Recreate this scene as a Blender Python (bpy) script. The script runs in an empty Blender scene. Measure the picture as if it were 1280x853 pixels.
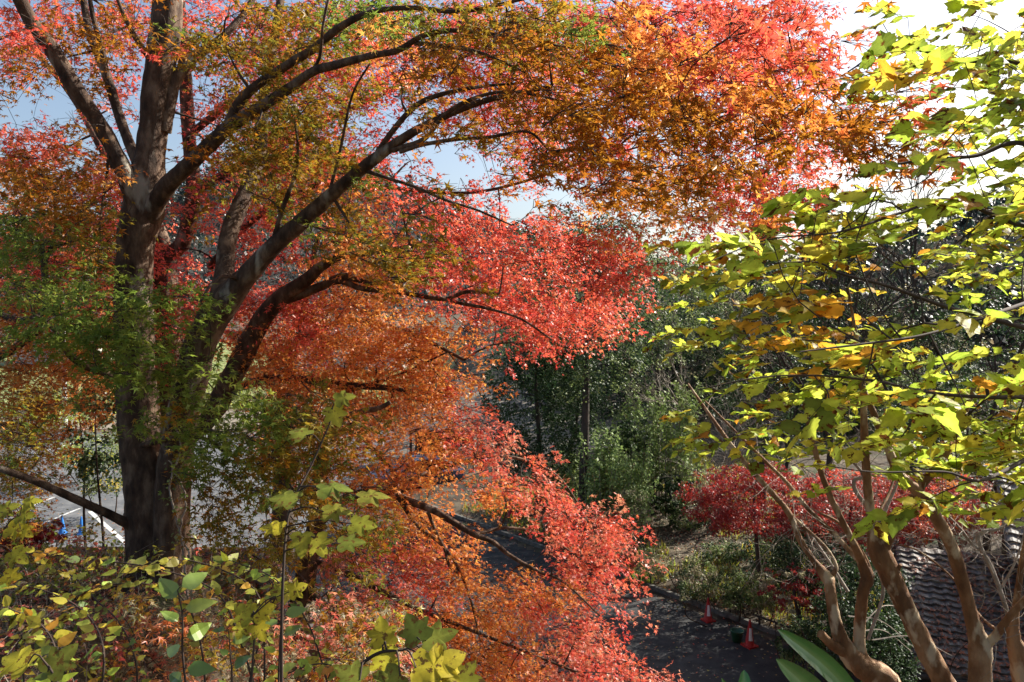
import bpy, math, random
import numpy as np
from mathutils import Vector, Matrix
S = bpy.context.scene
C = S.collection
R = math.radians
rng = np.random.default_rng(7)
random.seed(7)

# ---------------------------------------------------------------- camera, sky, sun, exposure
CAMZ = 8.0
PITCH = R(2.0)
F = 960.0
cam_d = bpy.data.cameras.new('camera'); cam = bpy.data.objects.new('camera', cam_d); C.objects.link(cam)
cam_d.sensor_width = 36; cam_d.lens = 27.0; cam_d.clip_end = 3000; cam_d.clip_start = 0.05
cam.location = (0, 0, CAMZ); cam.rotation_euler = (R(90) - PITCH, 0, 0)
S.camera = cam
SUN_AZ, SUN_EL = R(62), R(34)
w = bpy.data.worlds.new('World'); S.world = w; w.use_nodes = True
nt = w.node_tree; bg = nt.nodes['Background']
sky = nt.nodes.new('ShaderNodeTexSky'); sky.sky_type = 'NISHITA'; sky.sun_disc = False
sky.sun_elevation = SUN_EL; sky.sun_rotation = SUN_AZ; sky.dust_density = 3.0; sky.air_density = 1.0
nt.links.new(sky.outputs[0], bg.inputs[0]); bg.inputs[1].default_value = 0.082
sd = bpy.data.lights.new('sun', 'SUN'); sd.energy = 5.0; sd.angle = R(0.53); sd.color = (1, 0.95, 0.86)
sun = bpy.data.objects.new('sun', sd); C.objects.link(sun)
sv = Vector((math.sin(SUN_AZ) * math.cos(SUN_EL), math.cos(SUN_AZ) * math.cos(SUN_EL), math.sin(SUN_EL)))
sun.rotation_euler = sv.to_track_quat('Z', 'Y').to_euler(); sun.location = (30, 20, 30)
S.view_settings.view_transform = 'Standard'; S.view_settings.look = 'None'
S.view_settings.exposure = 1.3; S.view_settings.gamma = 1
S.cycles.max_bounces = 7; S.cycles.diffuse_bounces = 3; S.cycles.transmission_bounces = 5
S.cycles.glossy_bounces = 2; S.cycles.transparent_max_bounces = 4
S.cycles.caustics_reflective = False; S.cycles.caustics_refractive = False
S.cycles.use_denoising = True

_cp, _sp = math.cos(PITCH), math.sin(PITCH)
def at(px, py, d):
    """a pixel of the 1280x853 photo at depth d (metres) -> world point"""
    px = np.asarray(px, float); py = np.asarray(py, float); d = np.asarray(d, float)
    x = (px - 640) / F * d; u = -(py - 426.5) / F * d
    return np.stack([x, d * _cp + u * _sp, CAMZ + u * _cp - d * _sp], -1)
def proj(P):
    y = P[..., 1]; z = P[..., 2] - CAMZ
    d = y * _cp - z * _sp; u = y * _sp + z * _cp
    d = np.where(np.abs(d) < 1e-3, 1e-3, d)
    return 640 + P[..., 0] / d * F, 426.5 - u / d * F, d
def sstep(a, b, x):
    t = np.clip((x - a) / (b - a), 0, 1); return t * t * (3 - 2 * t)
def norm(v): return v / np.maximum(np.linalg.norm(v, axis=-1, keepdims=True), 1e-9)
_ph = rng.uniform(0, 6.28, (12, 3)); _dr = norm(rng.normal(size=(12, 3)))
def wob(P, f=1.0):
    """smooth pseudo noise in -1..1"""
    P = np.asarray(P, float); o = 0
    for i in range(8):
        k = f * (0.6 + 0.35 * i)
        o = o + np.sin((P @ _dr[i]) * k + _ph[i, 0]) * np.cos((P @ _dr[(i + 5) % 12]) * k * 1.3 + _ph[i, 1])
    return o / 4.0

# ---------------------------------------------------------------- terrain shape
KX, KY, KDX, KDY = 2.7, 23.8, 0.619, -0.785
def kerb_q(x, y): return (x - KX) * 0.785 + (y - KY) * 0.619      # >0 on the garden side of the road
def ground_z(x, y):
    x = np.asarray(x, float); y = np.asarray(y, float)
    s = sstep(-1.5, -3.4, x)
    zr = 6.3 * (1 - sstep(-0.5, 11.0, y))
    zl = np.where(y < 9.5, 6.3 - 0.14 * y, 0) + np.where(y >= 9.5, 4.97 * (1 - sstep(9.5, 16, y)), 0)
    b = zr * (1 - s) + zl * s
    b = b + sstep(16, 5, y) * 0.06 * np.sin(x * 2.1 + y) * np.cos(y * 1.7)
    q = kerb_q(x, y)
    g = sstep(0.0, 0.5, q) * (0.10 + 0.13 * np.clip(q, 0, 40)) * sstep(-9, -3, x)
    g = g - 3.0 * np.exp(-(((x - 10.5) / 3.2) ** 2 + ((y - 16) / 4.0) ** 2)) * sstep(0, 2.0, q)
    far = 0.05 * np.clip(y - 62, 0, 400) * sstep(62, 90, y) + 0.0
    rgt = 0.10 * np.clip(x - 22, 0, 60)
    bump = 0.07 * np.sin(x * 1.3 + 1) * np.sin(y * 1.1) * sstep(0.6, 2, q)
    return b + g + far + rgt + bump

# ---------------------------------------------------------------- mesh buffer
class Buf:
    def __init__(s): s.V = []; s.F = []; s.N = []; s.C = []; s.M = []; s.n = 0; s.hasc = False
    def add(s, V, F_, c=None, m=0):
        V = np.asarray(V, float).reshape(-1, 3); F_ = np.asarray(F_, int)
        s.V.append(V); s.F.append((F_ + s.n).ravel()); s.N.append(np.full(len(F_), F_.shape[1])); s.n += len(V)
        s.M.append(np.full(len(F_), m))
        if c is None: c = np.ones((len(V), 3)) * 0.5
        else: s.hasc = True; c = np.broadcast_to(np.asarray(c, float), (len(V), 3))
        s.C.append(c)
    def build(s, name, mats, parent=None, smooth=False, loc=None, link=True):
        V = np.concatenate(s.V) if s.V else np.zeros((0, 3))
        if parent is not None: V = V - np.array(parent.location)[None]
        if loc is not None: V = V - np.array(loc)[None]
        fl = np.concatenate(s.F) if s.F else np.zeros(0, int); nn = np.concatenate(s.N) if s.N else np.zeros(0, int)
        me = bpy.data.meshes.new(name)
        me.vertices.add(len(V)); me.vertices.foreach_set('co', V.astype(np.float32).ravel())
        me.loops.add(len(fl)); me.loops.foreach_set('vertex_index', fl.astype(np.int32))
        st = np.concatenate([[0], np.cumsum(nn)[:-1]]) if len(nn) else np.zeros(0)
        me.polygons.add(len(nn)); me.polygons.foreach_set('loop_start', st.astype(np.int32))
        me.polygons.foreach_set('loop_total', nn.astype(np.int32))
        if not isinstance(mats, (list, tuple)): mats = [mats]
        for m in mats: me.materials.append(m)
        if len(mats) > 1: me.polygons.foreach_set('material_index', np.concatenate(s.M).astype(np.int32))
        if s.hasc:
            a = me.color_attributes.new('tint', 'FLOAT_COLOR', 'POINT')
            cc = np.concatenate(s.C); a.data.foreach_set('color', np.concatenate([cc, np.ones((len(cc), 1))], 1).astype(np.float32).ravel())
        me.polygons.foreach_set('use_smooth', np.full(len(nn), smooth))
        me.update(calc_edges=True)
        o = bpy.data.objects.new(name, me)
        if link: C.objects.link(o)
        if parent is not None: o.parent = parent
        if loc is not None: o.location = loc
        return o
def tag(o, label=None, cat=None, group=None, kind=None):
    if label: o['label'] = label
    if cat: o['category'] = cat
    if group: o['group'] = group
    if kind: o['kind'] = kind
    return o
def thing(name, label, cat, loc, group=None):
    o = bpy.data.objects.new(name, None); C.objects.link(o); o.location = tuple(float(v) for v in loc); o.empty_display_size = 0.2
    return tag(o, label, cat, group)

def smooth(pts, n=5):
    """Catmull-Rom through rows (any number of columns)"""
    P = np.asarray(pts, float)
    if len(P) < 3: 
        t = np.linspace(0, 1, n + 1)[:, None]; return P[0] * (1 - t) + P[-1] * t
    A = np.vstack([2 * P[0] - P[1], P, 2 * P[-1] - P[-2]]); out = []
    for i in range(1, len(A) - 2):
        for k in range(n):
            t = k / n
            out.append(0.5 * (2 * A[i] + (A[i + 1] - A[i - 1]) * t + (2 * A[i - 1] - 5 * A[i] + 4 * A[i + 1] - A[i + 2]) * t * t + (3 * A[i] - A[i - 1] - 3 * A[i + 1] + A[i + 2]) * t ** 3))
    out.append(A[-2]); return np.array(out)
def tube(b, P, r, k=8, c=None, rough=0.0, cap=True, m=0):
    P = np.asarray(P, float); r = np.broadcast_to(np.asarray(r, float), (len(P),)).copy()
    T = norm(np.gradient(P, axis=0)); ref = np.array([0.3, 0.9, 0.2]) if abs(T[0] @ np.array([0.3, .9, .2])) < .9 else np.array([1., 0, 0])
    U = []; u = norm(np.cross(T[0], ref))
    for i in range(len(P)):
        u = norm(u - T[i] * (u @ T[i])); U.append(u)
    U = np.array(U); W = np.cross(T, U)
    a = np.linspace(0, 2 * math.pi, k, endpoint=False)
    dirs = np.cos(a)[None, :, None] * U[:, None] + np.sin(a)[None, :, None] * W[:, None]
    rr = r[:, None, None] * np.ones((1, k, 1))
    V = P[:, None] + dirs * rr
    if rough > 0:
        fl = wob(V.reshape(-1, 3), 1.1 / max(r.mean(), .02)).reshape(len(P), k, 1)
        f2 = (np.sin(a * 3 + P[0, 0] * 5)[None, :, None] * 0.5 + np.sin(a * 5 + 1)[None, :, None] * 0.3)
        V = P[:, None] + dirs * rr * (1 + rough * fl + rough * 0.7 * f2)
    n = len(P); i = np.arange(n - 1)[:, None]; j = np.arange(k)[None]
    Q = np.stack([i * k + j, i * k + (j + 1) % k, (i + 1) * k + (j + 1) % k, (i + 1) * k + j], -1).reshape(-1, 4)
    b.add(V.reshape(-1, 3), Q, c, m)
    if cap and k > 3:
        for (row, rv) in ((0, True), (n - 1, False)):
            idx = np.arange(k) if not rv else np.arange(k)[::-1]
            b.add(V[row][idx], [np.arange(k)], c, m)
def box(b, lo, hi, c=None, m=0, M=None):
    x0, y0, z0 = lo; x1, y1, z1 = hi
    V = np.array([[x0, y0, z0], [x1, y0, z0], [x1, y1, z0], [x0, y1, z0], [x0, y0, z1], [x1, y0, z1], [x1, y1, z1], [x0, y1, z1]], float)
    if M is not None: V = V @ M[:3, :3].T + M[:3, 3]
    b.add(V, [[0, 3, 2, 1], [4, 5, 6, 7], [0, 1, 5, 4], [1, 2, 6, 5], [2, 3, 7, 6], [3, 0, 4, 7]], c, m)

# ---------------------------------------------------------------- materials
def mat(name):
    m = bpy.data.materials.new(name); m.use_nodes = True; n = m.node_tree.nodes; n.clear()
    return m, n, m.node_tree.links
def N(n, t, **k):
    x = n.new(t)
    for a, v in k.items():
        if a.startswith('i_'): x.inputs[a[2:].replace('_', ' ')].default_value = v
        else: setattr(x, a, v)
    return x
def leafmat(name, trans=0.5, gloss=0.35, rough=0.45, spots=0.0, spotcol=(0.10, 0.035, 0.01), sat=1.0, scale=60):
    m, n, l = mat(name)
    out = N(n, 'ShaderNodeOutputMaterial'); at_ = N(n, 'ShaderNodeAttribute', attribute_name='tint')
    tc = N(n, 'ShaderNodeNewGeometry'); nz = N(n, 'ShaderNodeTexNoise'); nz.inputs['Scale'].default_value = scale; nz.inputs['Detail'].default_value = 3
    l.new(tc.outputs['Position'], nz.inputs['Vector'])
    mx = N(n, 'ShaderNodeMix', data_type='RGBA'); mx.blend_type = 'MULTIPLY'; mx.inputs['Factor'].default_value = 0.45
    rp = N(n, 'ShaderNodeValToRGB'); rp.color_ramp.elements[0].position = .3; rp.color_ramp.elements[0].color = (.55, .5, .45, 1); rp.color_ramp.elements[1].position = .7
    l.new(nz.outputs['Fac'], rp.inputs['Fac']); l.new(at_.outputs['Color'], mx.inputs['A']); l.new(rp.outputs['Color'], mx.inputs['B'])
    col = mx.outputs['Result']
    if spots > 0:
        n2 = N(n, 'ShaderNodeTexNoise'); n2.inputs['Scale'].default_value = scale * .55; n2.inputs['Detail'].default_value = 4; n2.inputs['Roughness'].default_value = .65
        l.new(tc.outputs['Position'], n2.inputs['Vector'])
        r2 = N(n, 'ShaderNodeValToRGB'); r2.color_ramp.elements[0].position = .58 - spots * .1; r2.color_ramp.elements[1].position = .62 - spots * .1
        l.new(n2.outputs['Fac'], r2.inputs['Fac'])
        m2 = N(n, 'ShaderNodeMix', data_type='RGBA'); l.new(r2.outputs['Color'], m2.inputs['Factor']); l.new(col, m2.inputs['A']); m2.inputs['B'].default_value = (*spotcol, 1)
        col = m2.outputs['Result']
    hs = N(n, 'ShaderNodeHueSaturation'); hs.inputs['Saturation'].default_value = sat; hs.inputs['Value'].default_value = 1.15
    l.new(col, hs.inputs['Color'])
    p = N(n, 'ShaderNodeBsdfPrincipled'); p.inputs['Roughness'].default_value = rough; p.inputs['Specular IOR Level'].default_value = gloss
    l.new(col, p.inputs['Base Color'])
    t = N(n, 'ShaderNodeBsdfTranslucent'); l.new(hs.outputs['Color'], t.inputs['Color'])
    ms = N(n, 'ShaderNodeMixShader'); ms.inputs[0].default_value = trans
    l.new(p.outputs[0], ms.inputs[1]); l.new(t.outputs[0], ms.inputs[2]); l.new(ms.outputs[0], out.inputs['Surface'])
    return m
def noisemat(name, cols, scale=4, rough=0.85, bump=0.3, bscale=None, detail=8, spec=0.3, scl=(1, 1, 1), pos=(.35, .5, .65), metal=0, patch=None):
    m, n, l = mat(name)
    out = N(n, 'ShaderNodeOutputMaterial'); p = N(n, 'ShaderNodeBsdfPrincipled'); l.new(p.outputs[0], out.inputs['Surface'])
    g = N(n, 'ShaderNodeNewGeometry'); mp = N(n, 'ShaderNodeMapping'); mp.inputs['Scale'].default_value = scl
    l.new(g.outputs['Position'], mp.inputs['Vector'])
    z = N(n, 'ShaderNodeTexNoise'); z.inputs['Scale'].default_value = scale; z.inputs['Detail'].default_value = detail; z.inputs['Roughness'].default_value = .6
    l.new(mp.outputs[0], z.inputs['Vector'])
    rp = N(n, 'ShaderNodeValToRGB'); e = rp.color_ramp.elements
    e[0].position = pos[0]; e[0].color = (*cols[0], 1); e[1].position = pos[-1]; e[1].color = (*cols[-1], 1)
    for i, c in enumerate(cols[1:-1]):
        k = e.new(pos[1 + i]); k.color = (*c, 1)
    l.new(z.outputs['Fac'], rp.inputs['Fac']); col = rp.outputs['Color']
    if patch:
        z3 = N(n, 'ShaderNodeTexNoise'); z3.inputs['Scale'].default_value = patch[1]; z3.inputs['Detail'].default_value = 5
        l.new(mp.outputs[0], z3.inputs['Vector']); r3 = N(n, 'ShaderNodeValToRGB'); r3.color_ramp.elements[0].position = patch[2]; r3.color_ramp.elements[1].position = patch[2] + .08
        l.new(z3.outputs['Fac'], r3.inputs['Fac']); mx = N(n, 'ShaderNodeMix', data_type='RGBA')
        l.new(r3.outputs['Color'], mx.inputs['Factor']); l.new(col, mx.inputs['A']); mx.inputs['B'].default_value = (*patch[0], 1); col = mx.outputs['Result']
    l.new(col, p.inputs['Base Color']); p.inputs['Roughness'].default_value = rough; p.inputs['Specular IOR Level'].default_value = spec; p.inputs['Metallic'].default_value = metal
    if bump > 0:
        z2 = N(n, 'ShaderNodeTexNoise'); z2.inputs['Scale'].default_value = bscale or scale * 6; z2.inputs['Detail'].default_value = 6
        l.new(mp.outputs[0], z2.inputs['Vector'])
        bp = N(n, 'ShaderNodeBump'); bp.inputs['Strength'].default_value = bump; bp.inputs['Distance'].default_value = 0.03
        l.new(z2.outputs['Fac'], bp.inputs['Height']); z2.inputs['Roughness'].default_value = .7; l.new(bp.outputs[0], p.inputs['Normal'])
    return m
M_maple = leafmat('maple_leaf', trans=0.55, gloss=.3)
M_maplefar = leafmat('maple_leaf_fine', trans=0.5, gloss=.6, rough=.42, scale=25)
M_ever = leafmat('evergreen_leaf', trans=0.3, gloss=.22, rough=.5, scale=20)
M_lobed = leafmat('spotted_lobed_leaf', trans=0.5, gloss=.2, spots=.12, spotcol=(.16, .09, .02), scale=150)
M_broad = leafmat('broad_leaf', trans=0.62, gloss=.15, spots=.1, scale=35)
M_shrub = leafmat('shrub_leaf', trans=0.42, gloss=.4, spots=.3, scale=50)
M_green = leafmat('glossy_green_leaf', trans=0.25, gloss=.7, rough=.3, scale=12)
M_litter = leafmat('litter_leaf', trans=0.2, gloss=.3, rough=.5, scale=40)
M_bark = noisemat('maple_bark', [(.030, .016, .009), (.080, .045, .027), (.18, .118, .075)], scale=9, bump=.9, bscale=26, scl=(1, 1, .45), patch=((.30, .26, .20), 4, .62))
M_twig = noisemat('twig_bark', [(.03, .02, .015), (.07, .045, .032)], scale=8, bump=0, pos=(.3, .7))
M_pale = noisemat('pale_twig', [(.14, .11, .085), (.36, .31, .26)], scale=12, bump=0, pos=(.3, .7))
M_crape = noisemat('smooth_orange_bark', [(.10, .044, .018), (.19, .090, .038), (.32, .19, .10)], scale=7, bump=.6, bscale=30, scl=(1, 1, .5), rough=.75, patch=((.46, .35, .23), 8, .55))
M_wood = noisemat('dark_trunk', [(.03, .025, .02), (.09, .07, .055)], scale=8, bump=.4, scl=(1, 1, .3), pos=(.3, .7))

# ---------------------------------------------------------------- leaf templates (x across, y to the tip, z up)
def fan(pts, cx=(0, 0.0, 0)):
    V = np.vstack([np.array([cx], float), np.array(pts, float)]); k = len(pts)
    return V, np.array([[0, i + 1, i + 2] for i in range(k - 1)])
def maple7():
    pts = []; lob = [(-128, .48), (-82, .72), (-40, .92), (0, 1.0), (40, .92), (82, .72), (128, .48)]
    for i, (a, r) in enumerate(lob):
        a_ = R(a)
        if i: 
            am = R((lob[i - 1][0] + a) / 2); pts.append((math.sin(am) * .27, math.cos(am) * .27, .03))
        pts.append((math.sin(a_ - .10) * r * .55, math.cos(a_ - .10) * r * .55, 0)); pts.append((math.sin(a_) * r, math.cos(a_) * r, -.12)); pts.append((math.sin(a_ + .10) * r * .55, math.cos(a_ + .10) * r * .55, 0))
    return fan(pts)
def maple5(z=-.12, notch=.26):
    pts = []; lob = [(-112, .55), (-56, .88), (0, 1.0), (56, .88), (112, .55)]
    for i, (a, r) in enumerate(lob):
        if i:
            am = R((lob[i - 1][0] + a) / 2); pts.append((math.sin(am) * notch, math.cos(am) * notch, .04))
        pts.append((math.sin(R(a)) * r, math.cos(R(a)) * r, z))
    return fan(pts, (0, -.12, 0))
def maple3():
    V = np.array([[0, -.15, 0], [-.85, .45, -.1], [-.2, .35, .03], [0, 1, -.12], [.2, .35, .03], [.85, .45, -.1]])
    return V, np.array([[0, 2, 1], [0, 4, 2], [2, 4, 3], [0, 5, 4]])
def ovate(wd=.29, fold=.10, droop=.18, ser=0.0, k=6):
    """midrib + two folded halves"""
    ys = np.linspace(0, 1, k + 1); V = []; Fc = []
    for i, y in enumerate(ys):
        ww = wd * (math.sin(math.pi * y ** .72) ** .85 * (1.12 - .35 * y) if 0 < y < 1 else 0.0)
        ww *= 1 + (ser if i % 2 else -ser)
        z = -droop * y * y + .03 * math.sin(y * 9)
        V += [(-ww, y, z + fold * ww * 2), (0, y, z), (ww, y, z + fold * ww * 2)]
    for i in range(k):
        a = 3 * i; Fc += [[a, a + 1, a + 4], [a, a + 4, a + 3], [a + 1, a + 2, a + 5], [a + 1, a + 5, a + 4]]
    return np.array(V), np.array(Fc)
def broadlobed():
    """roundish, toothed leaf with three shallow shoulders and a drawn-out tip"""
    out = [(0.02, -.02), (.22, -.12), (.42, .02), (.40, .10), (.58, .22), (.52, .34), (.60, .50), (.44, .56), (.40, .70), (.22, .76), (.12, .92), (0, 1.12)]
    Rr = [(x, y, .10 * x - .22 * max(0, y - .2) ** 2 - .10 * x * x) for x, y in out]
    mid = [(0, y, -.22 * max(0, y - .2) ** 2 - .03) for y in (0, .3, .6, .85)]
    V = mid + Rr + [(-x, y, z) for x, y, z in Rr]; nR = len(Rr); Fc = []
    own = [0, 0, 0, 1, 1, 1, 2, 2, 2, 3, 3, 3]
    for side in (0, 1):
        o = 4 + side * nR
        for i in range(nR - 1):
            a, b_ = own[i], own[i + 1]
            t = [a, o + i, o + i + 1]; Fc.append(t if side == 0 else t[::-1])
            if a != b_:
                t = [a, o + i + 1, b_]; Fc.append(t if side == 0 else t[::-1])
    return np.array(V), np.array(Fc)
def lobed():
    """big deeply three-to-five-lobed leaf"""
    half = [(0, -.05), (.2, -.14), (.45, -.1), (.62, .08), (.54, .2), (.44, .30), (.56, .42), (.68, .62), (.52, .68), (.38, .66), (.30, .66), (.27, .84), (.18, 1.0), (0, 1.18)]
    V = [(0, 0, 0), (0, .45, .03)]; Fc = []
    f = lambda x, y: -.3 * max(0, y - .3) ** 2 - .12 * abs(x) ** 1.5 + .06 * math.sin(9 * x + 7 * y)
    for s in (1, -1):
        o = len(V); V += [(s * x, y, f(x, y)) for x, y in half]
        for i in range(len(half) - 1):
            c = 0 if i < 5 else 1
            t = [c, o + i, o + i + 1]; Fc.append(t if s == 1 else t[::-1])
        t = [0, o + 5, 1]; Fc.append(t if s == 1 else t[::-1])
    return np.array(V), np.array(Fc)
T7, T5, T3 = maple7(), maple5(), maple3()
TO = ovate(); TOs = ovate(k=3, wd=.36); TB = broadlobed(); TL = lobed(); TLong = ovate(wd=.2, k=5)
VL = np.where(np.abs(TL[0][:, 0]) < .01, 1.35, .85); VB = np.where(np.abs(TB[0][:, 0]) < .01, 1.25, .92); VO = np.where(np.abs(TO[0][:, 0]) < .01, 1.25, .9)
TD = (np.array([[0, 0, 0], [-.3, .5, .05], [.3, .5, .05], [0, 1, -.08]], float), np.array([[0, 2, 1], [1, 2, 3]]))
def put_leaves(b, T, P, nrm, tip, size, col, vein=None):
    """P,nrm,tip (n,3) size (n,) col (n,3)"""
    V, Fc = T; n = len(P)
    if n == 0: return
    nrm = norm(nrm); tip = norm(tip - nrm * np.sum(tip * nrm, 1, keepdims=True)); sx = np.cross(tip, nrm)
    curl = rng.normal(1, .55, (n, 1))
    L = (V[None, :, 0:1] * sx[:, None] + V[None, :, 1:2] * tip[:, None] + (V[None, :, 2] * curl)[..., None] * nrm[:, None]) * size[:, None, None]
    W = L + P[:, None]
    k = len(V); FF = (Fc[None] + (np.arange(n) * k)[:, None, None]).reshape(-1, 3)
    cc = np.repeat(col, k, 0)
    if vein is not None: cc = np.clip(cc * np.tile(vein, n)[:, None], 0, .9)
    b.add(W.reshape(-1, 3), FF, cc)

# leaf colours: (mean rgb linear) mixtures
PAL = {
 'r': [(.74, .105, .075), (.80, .16, .075), (.66, .07, .07), (.80, .25, .10)],
 'p': [(.74, .20, .13), (.76, .28, .16), (.70, .13, .10), (.62, .38, .2)],
 'o': [(.80, .33, .06), (.78, .26, .05), (.82, .48, .10), (.78, .22, .07)],
 'a': [(.42, .18, .018), (.50, .24, .025), (.34, .17, .018), (.48, .13, .018)],
 'm': [(.34, .20, .02), (.26, .23, .025), (.48, .19, .015), (.18, .20, .03)],
 'g': [(.20, .28, .045), (.24, .34, .05), (.38, .40, .06), (.13, .21, .035)],
 'y': [(.60, .42, .04), (.55, .50, .06), (.62, .30, .03), (.35, .38, .04)],
 'l': [(.42, .54, .06), (.56, .62, .08), (.33, .46, .05), (.66, .58, .07)],
 'v': [(.50, .43, .035), (.38, .37, .04), (.56, .46, .04), (.30, .31, .04)],
 'k': [(.26, .36, .11), (.34, .44, .17), (.20, .29, .08)],
 'u': [(.22, .24, .035), (.30, .28, .04), (.17, .21, .035)],
 'd': [(.30, .022, .022), (.42, .035, .025), (.22, .018, .02), (.5, .07, .03)],
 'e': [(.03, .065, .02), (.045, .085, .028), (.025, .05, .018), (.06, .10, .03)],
 'b': [(.17, .23, .07), (.22, .30, .09), (.32, .36, .15), (.12, .16, .05)],
 'w': [(.36, .33, .20), (.48, .43, .27), (.22, .24, .11), (.40, .30, .18)],
}
def colours(key, n, spread=.16):
    A = np.array(PAL[key]); c = A[rng.integers(0, len(A), n)] * rng.uniform(1 - spread * 1.6, 1 + spread, (n, 1))
    t = rng.uniform(0, 1, (n, 1)); c2 = A[rng.integers(0, len(A), n)]
    return np.clip(c * (1 - .4 * t) + c2 * .4 * t, .005, .85)

def sprays(b, T, cen, axis, rad, nleaf, leaf, keys, tilt=.45, droop=.35, flat=.05, tipdown=.45, fanang=1.1):
    """flat fans of leaves: cen (s,3) base of each fan, axis (s,3) the way it grows"""
    s = len(cen)
    if s == 0: return
    idx = np.repeat(np.arange(s), nleaf)
    n = len(idx); up = norm(np.array([0, 0, 1.]) + rng.normal(0, .22, (s, 3))); ax = norm(axis - up * np.sum(axis * up, 1, keepdims=True)); sd_ = np.cross(ax, up)
    rr = np.sqrt(rng.uniform(.02, 1, n)) * rad[idx]; th = rng.normal(0, fanang * .55, n)
    radial = ax[idx] * np.cos(th)[:, None] + sd_[idx] * np.sin(th)[:, None]
    P = cen[idx] + radial * rr[:, None] + up[idx] * rng.normal(0, flat, (n, 1)); P[:, 2] -= droop * rr * rr / np.maximum(rad[idx], .05)
    nr = norm(up[idx] + rng.normal(0, tilt, (n, 3)) + radial * .25)
    tip = radial + rng.normal(0, .45, (n, 3)); tip[:, 2] -= tipdown
    sc = np.array([colours(k, 1, .12)[0] for k in keys])
    lc = np.empty((n, 3)); ka = np.array(list(keys))[idx]
    for k in set(keys):
        q = ka == k; lc[q] = colours(k, int(q.sum()))
    put_leaves(b, T, P, nr, tip, leaf * rng.uniform(.65, 1.2, n), lc * .6 + sc[idx] * .4)

def limb_pts(spec, n=5):
    A = smooth([(p[0], p[1], p[2], p[3]) for p in spec], n)
    return at(A[:, 0], A[:, 1], A[:, 2]), np.maximum(A[:, 3], .8) / 2 / F * A[:, 2]

def twig_net(b, nodes, nrad, targets, r0=.012, r1=.003, k=3, sag=.06, maxr=None):
    """joins every target to the nearest point of the skeleton, nearest ones first; the joins become skeleton too"""
    cap = len(nodes) + len(targets) * 4 + 10
    NP = np.empty((cap, 3)); NR = np.empty(cap); c = len(nodes); NP[:c] = nodes; NR[:c] = nrad
    d0 = np.array([np.min(np.sum((nodes - t) ** 2, 1)) for t in targets]); order = np.argsort(d0)
    for i in order:
        t = targets[i]; D = np.sqrt(np.sum((NP[:c] - t) ** 2, 1))
        j = int(np.argmin(D + 0.15 * (NR[:c] < .004))); L = D[j]
        if L < .03: continue
        a = NP[j]; m = 4 if L > .3 else 3
        tt = np.linspace(0, 1, m + 1)[:, None]
        off = rng.normal(0, .07 * L, 3); off[2] += sag * L
        P = a * (1 - tt) + t * tt + np.sin(tt * math.pi) * off
        ra = min(NR[j] * .7, r0 * (0.5 + min(L, 2.0))); rb = max(r1, ra * .35)
        rs = np.linspace(ra, rb, m + 1)
        tube(b, P, rs, k, cap=False)
        NP[c:c + m] = P[1:]; NR[c:c + m] = rs[1:]; c += m
    return NP[:c], NR[:c]

# ---------------------------------------------------------------- maps of the maple crowns, one letter per 40 px (upper case thick, lower case thin)
MAP1 = """
rrAAagMMMMGGGMMMMMGoorRRRr......
aaaar.MMMMmoOAAAAAAOOORRrrr.....
a.a....mMMmmmAAAAAAAAOOOOoaar...
..a....mMMm..aAAAAAAAAAOAAAAo...
rra...amMMm...mmAAAAAAAAAAAAor..
AAao..mmMmmg....a.aAAAAOar......
GmAm....mgMmmm........o.r.......
GGmm......mmMMm.................
GGGg.......mm...................
gGGGGGg.........................
GGGGGG..........................
..gGGGg.........................
....GGGGGM......................
.....mGGGMMm....................
......GGMMm.....................
......MMGMgm....................
......mmmmmg....................
........mmmm....................
.........mmm....................
.........mmm....................
..........mm....................
..........mm....................
""".split()
MAP2 = """
rRrRRRrRRRRRRRRRRRRRRRRRRr......
Rr.r..rRRRRRRRRRRRRRRRRRRr......
r..r...rRRRRRrRRRRRRRRRRRr......
...r..rRRRRr..RRRRRRRRRRrrr.....
rr.r..rrRRRRr..rRRRRRRRRRRr.....
OORRr.rROOORr...r.rOOORRRr......
OOORRrrRRrrORRRr..OOOORRr.......
RRRRR.rRR.OOORRRRRRRRr..........
RRORRR.r.OOORRRRRRRR............
ORROORRRRROOo.rRRRRr............
OOOOr..OOROOOOo.rrr.............
OOOOrr..OOOOOOo.................
OOoo....oOOOOOr.................
YO......OOOOOORr................
Yo.......oOOOOORr...............
o.........oOOo.ORr..............
...........ooOo..RRr............
..........PpRRO..rRr............
...........PPROOOORr............
.........pPPOOOORRR.............
.........PPPPOOOOPRr............
.........pPPPOOOPPRRR...........
""".split()
for mm in (MAP1, MAP2):
    for rw in mm: assert len(rw) == 32, rw
def cellspray(MAP, depthf, cover, leafm, T, per=26, pick=None, over=None):
    """spray base points for the cells of a map; returns cen, rad, keys"""
    cen = []; keys = []; rad = []
    for r_, row in enumerate(MAP):
        for c_, ch in enumerate(row):
            if ch == '.': continue
            if pick and not pick(r_, c_): continue
            d0, d1 = depthf(r_, c_); dm = (d0 + d1) / 2
            lp = leafm / dm * F; cov = cover * (1.0 if ch.isupper() else .42)
            nl = cov * 1600 / (lp * lp * .22); ns = nl / per; ns = int(ns) + (rng.random() < ns - int(ns))
            for _ in range(ns):
                px = (c_ + .5 + rng.normal(0, .42)) * 40; py = (r_ + .5 + rng.normal(0, .42)) * 40
                cen.append(at(px, py, rng.uniform(d0, d1)))
                keys.append(ch.lower()); rad.append(rng.uniform(.22, .42) * (dm / 9) ** .4)
    return np.array(cen), np.array(rad), keys
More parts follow.
